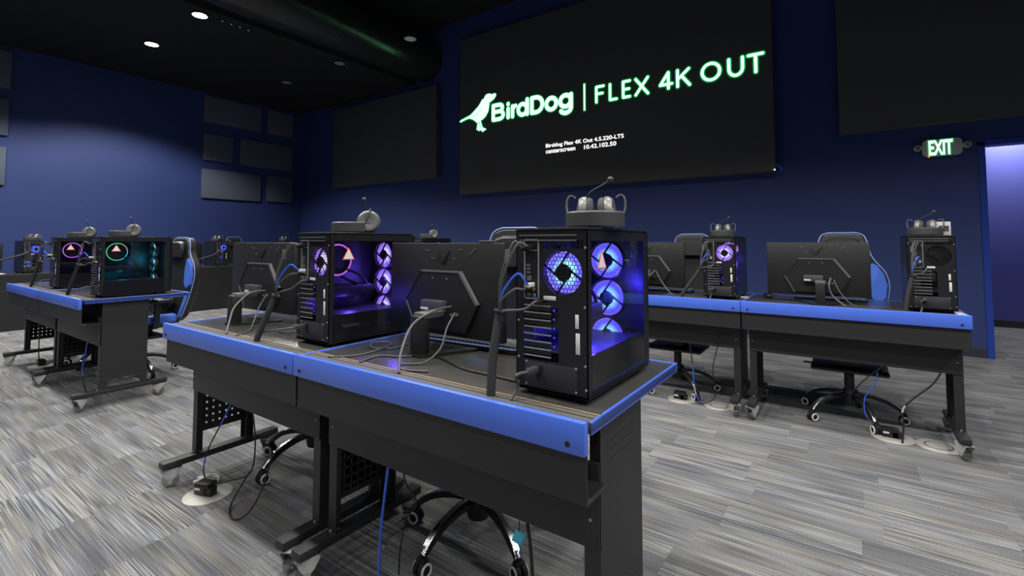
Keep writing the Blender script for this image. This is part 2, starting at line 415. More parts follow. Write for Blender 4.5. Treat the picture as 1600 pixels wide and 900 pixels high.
def glyph(c, x0, x1, z0, z1, w):
    h = w/2; l, r, bt, tp = x0+h, x1-h, z0+h, z1-h; mx, mz = (l+r)/2, (bt+tp)/2
    if c == 'F': return [[(l, bt), (l, tp), (r, tp)], [(l, mz+.01), (r-.02, mz+.01)]]
    if c == 'L': return [[(l, tp), (l, bt), (r, bt)]]
    if c == 'E': return [[(r, tp), (l, tp), (l, bt), (r, bt)], [(l, mz), (r-.012, mz)]]
    if c == 'X': return [[(l, bt), (r, tp)], [(l, tp), (r, bt)]]
    if c == '4': return [[(r-.05, bt), (r-.05, tp), (l, bt+.062), (r, bt+.062)]]
    if c == 'K': return [[(l, bt), (l, tp)], [(r-.01, tp), (l, mz-.015), (l+.055, mz+.03), (r, bt)]]
    if c == 'O': return [ell(mx, mz, (r-l)/2, (tp-bt)/2, 0, 360, 28)]
    if c == 'U': return [[(l, tp)]+ell(mx, bt+.095, (r-l)/2, .095, 180, 360, 14)+[(r, tp)]]
    if c == 'T': return [[(l, tp), (r, tp)], [(mx, tp), (mx, bt)]]
    if c == 'B': return [[(l, bt), (l, tp)]+ell(mx+.03, (tp+mz+.01)/2, r-mx-.05, (tp-mz-.01)/2, 90, -90, 10)+[(l, mz+.01)], ell(mx+.03, (bt+mz+.01)/2, r-mx-.03, (mz+.01-bt)/2, 90, -90, 10)+[(l, bt)]]
    if c == 'i': return [[(mx, bt), (mx, bt+.155)], [(mx, tp-.005), (mx, tp)]]
    if c == 'r': return [[(l, bt), (l, tp)], [(l, tp-.06), (l+.03, tp-.012), (r, tp)]]
    if c == 'd': return [ell(mx-.005, (bt+bt+.19)/2, (r-l)/2-.003, .095, 0, 360), [(r, bt), (r, tp)]]
    if c == 'D': return [[(l, bt), (l, tp)]+ell(mx-.02, mz, r-mx+.02, (tp-bt)/2, 90, -90, 16)+[(l, bt)]]
    if c == 'o': return [ell(mx, mz, (r-l)/2, (tp-bt)/2, 0, 360)]
    if c == 'g': return [ell(mx-.003, tp-.095, (r-l)/2, .095, 0, 360), [(r, tp)]+[(r, bt+.08)]+ell(mx, bt+.08, (r-l)/2, .08, 0, -150, 12)]
Z0, Z1 = 3.400, 3.682
for word, w, ls in (('brand_letter', .070, (('B', -5.298, -5.002, 3.402, 3.732), ('i', -4.965, -4.893, 3.402, 3.715), ('r', -4.868, -4.735, 3.402, 3.655), ('d', -4.744, -4.487, 3.402, 3.728),
                                   ('D', -4.462, -4.179, 3.402, 3.730), ('o', -4.170, -3.908, 3.402, 3.668), ('g', -3.900, -3.632, 3.302, 3.668))),
                    ('screen_letter', .040, (('F', -3.236, -3.072, Z0, Z1), ('L', -3.005, -2.858, Z0, Z1), ('E', -2.790, -2.645, Z0, Z1), ('X', -2.592, -2.366, Z0, Z1),
                                    ('4', -2.222, -2.013, 3.415, 3.688), ('K', -1.972, -1.765, 3.415, 3.688), ('O', -1.635, -1.365, 3.425, 3.695), ('U', -1.289, -1.08, 3.425, 3.695), ('T', -1.049, -.838, 3.425, 3.695)))):
    for c, x0, x1, z0, z1 in ls:
        g_ = glyph(c, x0, x1, z0, z1, w)
        e = MB(); strokes(e, g_, w+.036, T0-.002, T0); lo = e.build(word+'_outline', 'led_green', scr, smooth=False)  # rim behind each letter stands in for its green bloom
        e = MB(); strokes(e, g_, w, T0-.005, T0-.003); e.build(word, 'led_mint', scr, smooth=False)
MB().box(-3.452, -3.396, T0-.002, T0, 3.305, 3.772).build('divider_outline', 'led_green', scr, smooth=False)
MB().box(-3.437, -3.411, T0-.005, T0-.003, 3.322, 3.755).build('divider_bar', 'led_mint', scr, smooth=False)
text('Birddog Flex 4K Out 4.5.220-LTS', 1.38, .082, 'status_line', 'led_white', scr, (-4.15, T0, 2.782), .012, .003)
text('centerscreen', .555, .062, 'status_line', 'led_white', scr, (-4.15, T0, 2.700), .012, .003)
text('10.42.102.50', .545, .066, 'status_line', 'led_white', scr, (-3.438, T0, 2.697), .012, .003)
MB().ball((-.757, SY-.004, 2.137), .010).build('corner_light', 'led_white', scr)
coil = MB().torus((-.77, SY+.06, 2.125), (0, 1, 0), .085, .010, 28, 8, PI, 2*PI).torus((-.77, SY+.075, 2.12), (0, 1, 0), .072, .008, 28, 8, PI, 2*PI)
tag(coil.build('cable_loop', 'cable_blue'), 'loop of blue cable hanging below the lower right corner of the video wall', 'cable')

sp_ = MB().box(-10.08, -6.70, SY, YF-.0005, 2.50, 4.37, .006)
tag(sp_.build('display_panel', 'screen_black'), 'switched-off black display panel in the corner, left of the video wall', 'display')
sp_ = MB().box(-.062, 3.32, SY, YF-.0005, 2.51, 4.37, .006)
tag(sp_.build('display_panel', 'screen_black'), 'switched-off black display panel above the lit exit sign', 'display')

# fabric panels on the left wall
XP = XL+.05
pan = [((4.685, 5.945, 3.865, 4.455), 'wide grey fabric wall panel, top row of the block near the corner'),
       ((6.12, 6.75, 3.865, 4.445), 'small grey fabric wall panel, top row of the block near the corner'),
       ((4.695, 5.315, 3.02, 3.605), 'small grey fabric wall panel, middle row of the block near the corner'),
       ((5.48, 6.755, 3.005, 3.625), 'wide grey fabric wall panel, middle row of the block near the corner'),
       ((4.685, 5.975, 2.18, 2.82), 'wide grey fabric wall panel, bottom row of the block near the corner'),
       ((6.13, 6.775, 2.20, 2.84), 'small grey fabric wall panel, bottom row of the block near the corner'),
       ((.43, 1.705, 3.80, 4.44), 'grey fabric wall panel at the far left edge, topmost of three'),
       ((1.08, 1.705, 3.00, 3.625), 'grey fabric wall panel at the far left edge, middle of three'),
       ((.43, 1.695, 2.165, 2.805), 'grey fabric wall panel at the far left edge, lowest of three')]
for (y0, y1, z0, z1), l in pan:
    tag(MB().box(XL, XP, y0, y1, z0, z1, .006).build('wall_panel', 'panel_fabric'), l, 'wall panel', 'sound absorbing panels on the left wall')

# exit sign
es_ = thing('exit_sign', 'green lit exit sign with two lamp heads, high beside the doorway', 'exit sign', (.865, YF, 2.165))
def rrect(x0, x1, z0, z1, r, n=6):
    out = []
    for cx, cz, a in ((x1-r, z0+r, -PI/2), (x1-r, z1-r, 0), (x0+r, z1-r, PI/2), (x0+r, z0+r, PI)):
        for i in range(n+1): out.append((cx+r*math.cos(a+i*PI/2/n), cz+r*math.sin(a+i*PI/2/n)))
    return out
MB().prism(rrect(-.172, .162, 0, .182, .045), fy, -.05, 0).build('sign_body', 'sign_body', es_)
for sx in (-1, 1):
    lm = MB().lathe([(0, -.045), (.030, -.045), (.036, -.03), (.036, -.01), (.02, 0), (0, 0)], (sx*.205-.005, -.02, .10+.0*sx), (0, 1, 0), 20).box(*sorted((sx*.16, sx*.19)), -.04, -.01, .085, .115, .004)
    h = lm.build('lamp_head', 'sign_body', es_)
    MB().cyl((sx*.205-.005, -.064, .10), (sx*.205-.005, -.068, .10), .022).build('lamp_lens', 'steel_dark', h)
ed = text('EXIT', .222, .186, 'letter_edges', 'exit_edge', es_, (-.128, -.0505, -.002), .05, .002)
text('EXIT', .200, .165, 'letters', 'exit_glow', es_, (-.117, -.054, .008), .030, .002)
MB().ball((-.118, -.05, -.004), .009).build('indicator_light', 'red_led', es_)

# round duct and hanging downlights
dk = thing('air_duct', 'large round black air duct running to the front wall, streaked with green reflection', 'duct')
R_ = .42; DXc, DZc = -7.08, 4.93
MB().cyl((DXc, YB+.01, DZc), (DXc, YF-.001, DZc), R_, n=64).build('duct_pipe', 'duct_black', dk)
for y in [YB+1.2*i+.6 for i in range(6, 11)]: MB().torus((DXc, y, DZc), (0, 1, 0), R_+.002, .005, 64, 6).build('duct_seam', 'duct_black', dk)
ZL = 4.5
can0 = None
lit = [(-7.64, 3.0, 'round ceiling downlight, lit, the one nearer the frame top'), (-9.43, 3.0, 'round ceiling downlight, lit, the one nearer the left wall')]
off = [(-9.42, 5.34, 'unlit round ceiling downlight above the grey fabric wall panels'), (-7.60, 5.32, 'unlit round ceiling downlight left of the round air duct, faintly visible'),
       (-5.74, 5.32, 'unlit round ceiling downlight right of the air duct, tinted green by the screen')]
for i, (x, y, l) in enumerate(lit+off):
    t = thing('downlight', l, 'ceiling light', (x, y, ZL), 0., 'round downlights hanging from the black ceiling')
    hz = .0295 if x < -7.4 else .10
    MB().lathe([(.098, 0), (.106, .004), (.106, hz*.9), (.08, hz), (0, hz)], n=32).build('housing', 'plastic_black', t)
    if x > -7.4: MB().cyl((0, 0, .12), (0, 0, ZC-ZL), .006, n=8).build('hanging_rod', 'plastic_black', t)
    if i < 2: MB().lathe([(0, .004), (.090, .004), (.094, .0)], n=32).build('lens', 'warm_white', t)
    else: MB().lathe([(0, .018), (.06, .016), (.094, .0)], n=32).build('reflector', 'white_plastic' if i == 4 else 'steel', t)
tr = thing('track_strip', 'thin black ceiling strip with a row of tiny dots beside the downlight', 'ceiling fixture', (-7.60, 3.48, ZL+.02))
MB().box(-.02, .02, -.25, .25, 0, .0095, .002).build('strip', 'plastic_black', tr)
for k in range(4): MB().ball((0, -.19+.127*k, -.002), .007, n=10).build('dot', 'dim_white', tr)

# ------------------------------------------------------------------ lamps
def spot(x, y, e, z=ZL-.03, ang=132, bl=.35, col=(1., .985, .955), r=.10, aim=None):
    l = bpy.data.lights.new('downlight_lamp', 'SPOT'); l.energy = e; l.spot_size = math.radians(ang); l.spot_blend = bl; l.color = col; l.shadow_soft_size = r
    o = bpy.data.objects.new('downlight_lamp', l); COL.objects.link(o); o.location = (x, y, z)
    if aim is not None: o.rotation_euler = aim
    return o
EN = 165
for x in (-9.43, -7.64, -5.78, -3.92, -2.06, -.2, 1.66, 3.5):
    for y, k in ((3.0, .80), (.66, 1.25), (-1.68, .40), (-4.0, .15)): spot(x, y, EN*k*(3.9 if x < -9 and y > 2 else 1), ang=132 if x < -9 or y < 2 else 127)
hl = bpy.data.lights.new('hall_lamp', 'AREA'); hl.energy = 40; hl.size = .6; hl.color = (1, .97, .93)
ho = bpy.data.objects.new('hall_lamp', hl); COL.objects.link(ho); ho.location = (1.9, 9.35, 2.96)
w = bpy.data.worlds.new('world'); sc.world = w; w.use_nodes = True
w.node_tree.nodes['Background'].inputs[0].default_value = (.4, .45, .6, 1); w.node_tree.nodes['Background'].inputs[1].default_value = .05

# ------------------------------------------------------------------ desks
W, ZT, ZD = 1.18, .81, .80
def perforated(b, x0, x1, y0, y1, z0, z1, cols, rows, hole):
    py, pz = (y1-y0)/cols, (z1-z0)/rows
    for i in range(cols+1):
        a = y0+py*i-(py-hole)/2 if i else y0; c = y0+py*i+(py-hole)/2 if i < cols else y1
        b.box(x0, x1, a, c, z0, z1)
    for j in range(rows+1):
        a = z0+pz*j-(pz-hole)/2 if j else z0; c = z0+pz*j+(pz-hole)/2 if j < rows else z1
        b.box(x0, x1, y0, y1, a, c)
def caster(par, x, y, side):
    a = .5*side
    m = Matrix.Translation((x, y, 0)) @ Matrix.Rotation(a, 4, 'Z')
    c = MB().prism([(-.045, .092), (.040, .092), (.020, .055), (-.004, .030), (-.026, .055)], lambda u, v, t: m @ Vector((t, u, v)), -.0235, -.0205)
    c.prism([(-.045, .092), (.040, .092), (.020, .055), (-.004, .030), (-.026, .055)], lambda u, v, t: m @ Vector((t, u, v)), .0205, .0235)
    c.box(-.0235, .0235, -.045, .040, .088, .094, .002, mtx=m).cyl(m@Vector((0, 0, .092)), m@Vector((0, 0, .101)), .014)
    f = c.build('caster', 'caster_grey', par)
    wz = .037
    wh = MB().lathe([(.012, -.012), (.024, -.013), (.034, -.012), (.037, -.008), (.037, .008), (.034, .012), (.024, .013), (.012, .012)], m@Vector((0, -.004, wz)), (m.to_3x3()@Vector((1, 0, 0))), 24)
    wh.build('wheel', 'clear_plastic', f)
    MB().cyl(m@Vector((-.024, -.004, wz)), m@Vector((.024, -.004, wz)), .012).build('hub', 'steel', f)
def make_desk(label, loc, rz=0., end=True):
    d = thing('gaming_desk', label, 'desk', loc, rz)
    h = W/2
    MB().box(-h+.001, h-.001, .035, .700, ZD-.026, ZD, .002).build('worktop', 'desk_top', d)
    fz = MB().box(-h+.001, h-.001, 0, .022, ZT-.078, ZT, .006)
    f = fz.build('blue_fascia', 'blue_metal', d)
    for sx in (-1, 1): lab(MB().cyl((sx*(h-.045), -.0015, ZT-.055), (sx*(h-.045), .002, ZT-.055), .0055).torus((sx*(h-.045), -.001, ZT-.055), (0, 1, 0), .0058, .0012, 18, 6).build('screw_hole', 'rubber', f), 'dark screw hole')
    MB().box(-h+.001, h-.001, .700, .712, ZD-.026, ZD+.001, .003).build('front_edging', 'blue_metal', d)
    for sx in (-1, 1):
        x = sx*(h-.004)
        MB().box(x-.003, x+.003, .036, .098, ZD-.028, ZD+.002, .001).box(x-.003, x+.003, .101, .711, ZD-.028, ZD+.002, .001).build('side_edging', 'blue_metal', d)
    # cable slot along the back edge: brushes, a dark gap, a tan line
    MB().box(-h+.004, h-.004, .040, .060, ZD-.001, ZD+.001).box(-h+.004, h-.004, .066, .084, ZD-.001, ZD+.001).build('brush_strip', 'brush_grey', d)
    MB().box(-h+.004, h-.004, .0605, .0655, ZD-.001, ZD+.0008).build('cable_slot', 'slot_dark', d)
    MB().box(-h+.004, h-.004, .090, .0945, ZD-.001, ZD+.0015).build('tan_line', 'groove_tan', d)
    # cable tray under the fascia, open at the ends
    MB().box(-h+.006, h-.006, .020, .024, .620, ZT-.078+.01).box(-h+.006, h-.006, .020, .135, .616, .620).box(-h+.05, h-.05, .131, .135, .62, .66).build('cable_tray', 'black_panel', d)
    MB().box(-h+.03, h-.03, .136, .140, .450, .665, .001).build('modesty_panel', 'black_panel', d)
    for sx in (-1, 1):
        lg = MB(); xo = sx*(h-.030); xi = xo-sx*.003; a, c = sorted((xo, xi))
        if sx > 0:
            lg.box(a, c, .145, .43, .34, ZD-.027); lg.box(a, c, .145, .43, .20, .34)
            lg.box(a, c, .145, .19, .131, .20).box(a, c, .39, .43, .131, .20)
        else:
            lg.box(a, c, .145, .19, .131, ZD-.027).box(a, c, .385, .43, .131, ZD-.027)
            lg.box(a, c, .19, .385, .42, ZD-.027); perforated(lg, a, c, .19, .385, .245, .42, 6, 5, .010); lg.box(a, c, .19, .385, .222, .245)
        a, c = sorted((xo, xo-sx*.045))
        lg.box(a, c, .142, .146, .131, .45).box(a, c, .429, .433, .131, ZD-.027)
        for yy in (.146, .400): lg.box(*sorted((xi, xi-sx*.028)), yy, yy+.028, .131, ZD-.027, .002)
        L = lg.build('leg', 'black_metal', d, smooth=False)
        pm = MB()
        if sx > 0:
            for i in range(9):
                for j in range(3): pm.cyl((xo-.001, .19+.022*i, .70-.024*j), (xo+.0008, .19+.022*i, .70-.024*j), .0022, n=8)
            for i in range(5):
                for j in range(3): pm.cyl((xo-.001, .30+.022*i, .30-.018*j), (xo+.0008, .30+.022*i, .30-.018*j), .0022, n=8)
            pm.build('vent_holes', 'slot_dark', L)
        a, c = sorted((xo+sx*.004, xo-sx*.052))
        F = MB().box(a, c, -.005, .575, .100, .131, .003).build('foot', 'black_metal', d)
        for yy in (.155, .42): MB().box(*sorted((xi-sx*.006, xi-sx*.03)), yy-.01, yy+.016, .131, .135, .001).cyl((xi-sx*.018, yy-.018, .131), (xi-sx*.018, yy-.018, .138), .005, n=8).build('bolt', 'steel', F)
        for yy, q in ((.045, 1), (.53, -1)): caster(d, xo-sx*.024, yy, sx*q)
        for zz in (.52, .60): MB().cyl((sx*(h-.055), .1345, zz), (sx*(h-.055), .137, zz), .004, n=10).build('screw', 'steel', d)
    return d
desk_src = make_desk('right-hand black gaming desk of the nearest row, blue metal edge, under the brightest computer', (-.5-W/2, 1.0, 0))
G_A = 'gaming desks in rows with blue metal edges'
desk_src['group'] = G_A
desks = {
 'A2': ('left-hand black gaming desk of the nearest row, blue metal edge', (-.5-W*1.5, 1.0, 0)),
 'B1': ('right-hand desk of the left row, blue edge, under the teal-lit computer', (-4.50-W/2, 1.055, 0)),
 'B2': ('left-hand desk of the left row, blue edge, under the purple ring-lit computer', (-4.50-W*1.5, 1.055, 0)),
 'C1': ('desk at the right end of the right row, under the unlit computer', (.546-W/2, 3.66, 0)),
 'C2': ('left-hand desk of the right row, under the violet-lit computer', (.546-W*1.5, 3.66, 0)),
 'C3': ('desk hidden behind the nearest row, carrying the far blue-lit computer', (-3.80-W/2, 3.66, 0))}
for k, (l, p) in desks.items(): dup(desk_src, l, p, 0, G_A)

# ------------------------------------------------------------------ computers
PW, PD, PH = .222, .44, .452
def square_hole(b, x0, x1, z0, z1, cx, cz, r, y0, y1, n=40):
    def sq(a):
        dx, dz = math.cos(a), math.sin(a)
        ts = [((x1 if dx > 0 else x0)-cx)/dx if abs(dx) > 1e-9 else 9, ((z1 if dz > 0 else z0)-cz)/dz if abs(dz) > 1e-9 else 9]
        t = min(ts); return cx+dx*t, cz+dz*t
    angs = sorted({2*PI*i/n for i in range(n)} | {math.atan2(z-cz, x-cx) % (2*PI) for x in (x0, x1) for z in (z0, z1)})
    for y, fl in ((y0, 0), (y1, 1)):
        o_ = [b.bm.verts.new((*sq(a)[:1], y, sq(a)[1])) for a in angs]; i_ = [b.bm.verts.new((cx+r*math.cos(a), y, cz+r*math.sin(a))) for a in angs]
        m_ = len(angs)
        for k in range(m_): b.bm.faces.new((o_[k], o_[(k+1) % m_], i_[(k+1) % m_], i_[k]))
        if fl:
            for k in range(m_): b.bm.faces.new((prev[k], prev[(k+1) % m_], i_[(k+1) % m_], i_[k]))
        prev = i_
def make_fan(par, cx, cy, cz, r, fm, rear):
    """case fan whose axis is Y: lit blades, square hub, four offset struts"""
    fr = MB(); s = r+.004
    fr.lathe([(r+.001, -.012), (r+.004, -.012), (r+.004, .012), (r+.001, .012), (r+.001, -.012)], (cx, cy, cz), (0, 1, 0), 40)
    F = fr.build('fan', 'inner_dark', par)
    # blades: nine overlapping pitched blades
    bl = MB(); nb = 9
    for k in range(nb):
        a0 = 2*PI*k/nb; vs = []
        for i in range(5):
            for j in range(5):
                rr = .016+(r-.018)*j/4; a = a0+(i/4)*(2*PI/nb*1.03)+.25*j/4
                vs.append(bl.bm.verts.new((cx+rr*math.cos(a), cy+.004-.004*i/4, cz+rr*math.sin(a))))
        for i in range(4):
            for j in range(4): bl.bm.faces.new((vs[i*5+j], vs[i*5+j+1], vs[i*5+j+6], vs[i*5+j+5]))
    B = bl.build('blades', fm, F)
    at = B.data.attributes.new('rad', 'FLOAT', 'POINT')
    for i, v in enumerate(B.data.vertices): at.data[i].value = min(1., math.hypot(v.co.x-cx, v.co.z-cz)/r)
    st = MB(); yy = cy-.009
    st.lathe([(0, -.004), (.0215, -.004), (.0235, -.001), (.0235, .004), (0, .004)], (cx, yy, cz), (0, 1, 0), 24)
    for k in range(4):
        m = Matrix.Translation((cx, 0, cz)) @ Matrix.Rotation(PI/2*k+.62, 4, 'Y')
        st.box(-.021, r+.002, yy-.003, yy+.003, .0155, .0205, mtx=m)
    st.build('strut', 'plastic_black', F)
    return F
def make_pc(label, loc, rz=0., fan='fan_blue', ring=None, glow=(.08, .05, 1.), ge=1.2, rear_lit=True, tri=True, hires=True):
    p = thing('desktop_computer', label, 'computer', loc, rz)
    t = .003; c = MB()
    c.box(0, t, 0, PD, .018, PH)                                    # motherboard side
    c.box(0, PW, 0, PD, PH-.004, PH, .001).box(0, PW, 0, PD, .015, .022)
    c.box(.004, PW-t, PD-.012, PD, .02, PH-.004)
    c.box(PW-t, PW, 0, .022, .02, PH).box(PW-t, PW, PD-.030, PD, .02, PH).box(PW-t, PW, .02, PD-.03, PH-.030, PH)
    c.build('case', 'case_black', p)
    c = MB().box(-.001, PW+.001, -.002, PD+.002, PH-.001, PH+.006, .002)
    top = c.build('top_panel', 'case_black', p)
    MB().box(.012, PW-.03, -.003, -.001, PH-.016, PH-.0125).box(.012, PW-.03, -.003, -.001, PH-.030, PH-.0265).build('rear_lip', 'steel_dark', top)
    MB().box(0, PW, PD, PD+.022, .016, PH+.004, .009, seg=4).build('front_panel', 'case_gloss', p)
    c = MB(); c.box(.004, PW-.004, .004, PD-.012, .122, .125); sh = c.build('power_supply_shroud', 'inner_dark', p)
    c = MB().box(PW-t-.001, PW, .02, PD-.03, .02, .125).build('lower_side_panel', 'case_gloss', p)
    for fx in (.03, PW-.03):
        for fy_ in (.04, PD-.03): MB().cyl((fx, fy_, 0), (fx, fy_, .0155), .016, .018, 16).build('case_foot', 'rubber', p)
    # rear wall with its openings
    r = MB(); y0, y1 = 0, .0025
    r.box(.0, .026, y0, y1, .016, PH).box(.026, PW, y0, y1, .428, PH).box(.210, PW, y0, y1, .016, .428).box(.076, .084, y0, y1, .262, .428)
    r.box(.084, .210, y0, y1, .398, .402).box(.084, .210, y0, y1, .425, .428).box(.136, .210, y0, y1, .016, .276).box(.084, .136, y0, y1, .244, .276)
    for k in range(9): r.box(.084+.0145*k, .0885+.0145*k, y0, y1, .402, .425)
    for k in range(2): r.box(.084, .210, y0, y1, .4085+.0075*k, .4105+.0075*k)
    r.box(.026, .084, y0, y1, .244, .262).box(.026, .136, y0, y1, .016, .098)
    square_hole(r, .084, .210, .276, .398, .1465, .337, .0595, y0, y1)
    rp = r.build('rear_panel', 'case_black', p, smooth=False)
    g = MB()
    for k in range(-5, 6):
        v = .0105*k; hw = math.sqrt(max(0, .0597**2-v*v))
        g.box(.1465-hw, .1465+hw, 0, .0016, .337+v-.0008, .337+v+.0008)
    for k in range(-5, 6):
        u = .0105*k
        for q in range(-6, 6):
            z = .337+.0105*q; uu = u+(.00525 if q % 2 else 0)
            if math.hypot(uu, z+.005-.337) < .058: g.box(.1465+uu-.0008, .1465+uu+.0008, 0, .0016, z, z+.0105)
    g.build('fan_grille', 'case_black', rp, smooth=False)
    # steel frame round the ports
    MB().box(.027, .0305, -.002, .002, .262, .427).box(.0725, .076, -.002, .002, .262, .427).box(.027, .076, -.002, .002, .4235, .427).box(.027, .076, -.002, .002, .262, .2655).box(.03, .074, -.001, .002, .395, .397).build('port_frame', 'steel', rp)
    MB().box(.0305, .0725, .001, .004, .2655, .4235).build('port_plate', 'plastic_black', rp)
    io = MB()
    for z in (.355, .345, .335): io.box(.035, .047, -.001, .003, z-.003, z+.003)
    io.box(.036, .050, -.001, .003, .312, .326).build('port', 'steel_dark', rp)
    for x, z, m_ in ((.043, .287, 'gold_jack'), (.058, .289, 'gold_jack'), (.043, .274, 'gold_jack'), (.060, .272, 'jack_blue')):
        MB().torus((x, -.001, z), (0, 1, 0), .0038, .0016, 14, 6).build('jack', m_, rp)
    for k in range(7):
        z = .228-.0195*k
        s_ = MB().box(.027, .112, .001, .003, z+.003, z+.0165) if k not in (3, 4) else MB().box(.027, .060, .001, .003, z+.003, z+.0165)
        s_.build('expansion_slot', 'plastic_black', rp)
    sl = MB()
    for k in range(8): sl.box(.027, .112, -.0015, .002, .2435-.0195*k, .2465-.0195*k)
    sl.build('slot_rail', 'steel', rp)
    dr = MB()
    for k in range(5): dr.cyl((.122, -.001, .235-.024*k), (.122, .001, .235-.024*k), .0025, n=8)
    dr.build('lit_vent', M[ 'dot_blue'] if rear_lit else M['slot_dark'], rp)  # emissive dots stand in for case light shining through the holes
    MB().box(.090, .128, -.001, .001, .262, .273, .0004).build('label_sticker', 'label_white', rp)
    MB().box(.186, .196, -.001, .001, .194, .230, .0004).build('label_sticker', 'label_white', rp)
    MB().box(.187, .199, -.001, .001, .128, .182, .0004).build('label_sticker', 'label_white', rp)
    # power supply at the bottom
    ps = MB().box(.030, .190, -.001, .002, .026, .092, .0008).build('power_supply', 'inner_dark', rp)
    MB().box(.060, .084, -.010, .0, .066, .086, .002).box(.066, .078, -.004, 0, .046, .058, .001).build('power_socket', 'plastic_black', ps)
    for x, z in ((.034, .09), (.187, .09), (.034, .03), (.187, .03), (.008, .10), (.214, .10), (.214, .25), (.008, .41), (.008, .20), (.216, .404), (.216, .04), (.008, .03)):
        MB().lathe([(0, -.002), (.003, -.0015), (.0035, 0)], (x, 0, z), (0, 1, 0), 10).build('screw', 'steel', rp)
    # insides
    MB().box(.010, .014, .02, .30, .14, .42).build('motherboard', 'inner_dark', p)
    MB().box(.016, .135, .01, .28, .185, .232, .006).box(.016, .13, .28, .295, .195, .225, .003).build('graphics_card', 'case_black', p)
    if tri:
        cl = MB().cyl((.014, .13, .341), (.085, .13, .341), .056, n=40).lathe([(.060, -.010), (.071, -.010), (.071, .012), (.060, .012), (.060, -.010)], (.080, .13, .341), (1, 0, 0), 40).build('cooler', 'inner_dark', p)
        if ring: MB().torus((.093, .13, .341), (1, 0, 0), .066, .0032, 48, 8).build('light_ring', ring, cl)
        if ring == 'ring_green':
            MB().torus((.0935, .13, .341), (1, 0, 0), .066, .0034, 24, 8, .35, 1.9).build('light_ring', 'ring_teal', cl)
            MB().torus((.094, .13, .341), (1, 0, 0), .066, .0034, 8, 8, 2.0, 2.35).build('light_ring', 'ring_pink', cl)
        if fan != 'fan_dark':
            for k in range(2): MB().box(.016, .05, .212+.012*k, .215+.012*k, .30, .40, .001).build('memory_stick', 'inner_dark', p)
        MB().tube([(.05, .10, .31), (.10, .16, .26), (.11, .24, .22), (.07, .30, .17)], .006).tube([(.05, .14, .31), (.12, .21, .28), (.12, .27, .22), (.06, .33, .17)], .006).build('hose', 'rubber', p)
    fm = M[fan] if fan in M else M['inner_dark']
    make_fan(p, .1465, .0165, .337, .058, fm if rear_lit else M['plastic_black'], True)
    for z in (.358, .234, .110): make_fan(p, .112, PD-.070, z, .059, fm, False)
    gl_ = MB().box(PW-.0022, PW-.0002, .022, PD-.030, .125, PH-.030).build('glass_side', 'smoked_glass', p, smooth=False)
    if tri:
        fx = lambda u, v, t_: Vector((t_, .088+u, .370+v))
        b_ = MB().prism([(-.030, -.024), (.030, -.024), (0, .028)], fx, PW, PW+.0006).build('warning_sticker', 'sticker_red', gl_)
        MB().prism([(-.024, -.0205), (.024, -.0205), (0, .021)], fx, PW+.0006, PW+.0010).build('sticker_face', 'sticker_white', b_)
    if ge:
        for y, z in ((PD-.10, .27), (.15, .16)):
            l = bpy.data.lights.new('case_light', 'POINT'); l.energy = ge*(1 if z > .2 else .35); l.color = glow; l.shadow_soft_size = .02
            o = bpy.data.objects.new('case_light', l); COL.objects.link(o); o.parent = p; o.location = (.15, y, z)
    return p
YP = 1.131
pc1 = make_pc('open black desktop computer glowing blue, right end of the nearest desk row', (-.777, YP, ZD), fan='fan_blue', glow=(.05, .035, 1.), ge=5.)
pc2 = make_pc('black desktop computer with violet fans and a pink light ring, left of the claw-marked monitor', (-1.915, 1.155, ZD), fan='fan_violet', ring='ring_purple', glow=(.14, .06, 1.), ge=2.4)
text('Thermaltake', .085, .012, 'side_lettering', 'plastic_grey', pc2, (0, 0, 0), .01, .001).matrix_local = Matrix.Translation((PW+.001, .06, .072)) @ Matrix.Rotation(PI/2, 4, 'Z')
pb1 = make_pc('black desktop computer glowing teal with a green ring, on the left desk row', (-4.79, 1.19, ZD), fan='fan_cyan', ring='ring_green', glow=(.02, .45, .62), ge=.9)
pb2 = make_pc('black desktop computer with a purple light ring, on the left desk row', (-5.97, 1.19, ZD), fan='fan_purple', ring='ring_purple', glow=(.25, .05, .8), ge=.15, tri=True)
pcc = make_pc('black desktop computer with a lit violet rear fan, middle of the right desk row', (-.903, 3.79, ZD), fan='fan_violet', glow=(.12, .05, 1.), ge=1.3)
pcd = make_pc('unlit black desktop computer at the right end of the right desk row', (.283, 3.79, ZD), fan='fan_dark', rear_lit=False, ge=0)
pce = make_pc('far black desktop computer with two blue fans peeking over the claw-marked monitor', (-4.075, 3.79, ZD), fan='fan_azure', glow=(.07, .05, 1.), ge=.5)
# the row of computers along the left wall, rear side to the room
WX = -9.52; ZW = .775
pcw = make_pc('small far desktop computer with a blue fan, near the left picture edge', (WX, 1.60, ZW), PI/2, fan='fan_azure', ge=0)
G_W = 'computers on the counter desks by the left wall'; pcw['group'] = G_W
for y, l in ((4.12, 'small far computer with a round blue fan between left chair and leftmost near monitor'),
             (5.40, 'small far desktop computer with a red light, half hidden behind the leftmost near monitor'),
             (6.50, 'small far desktop computer on the corner end of the wall counter')):
    dup(pcw, l, (WX, y, ZW), PI/2, G_W)

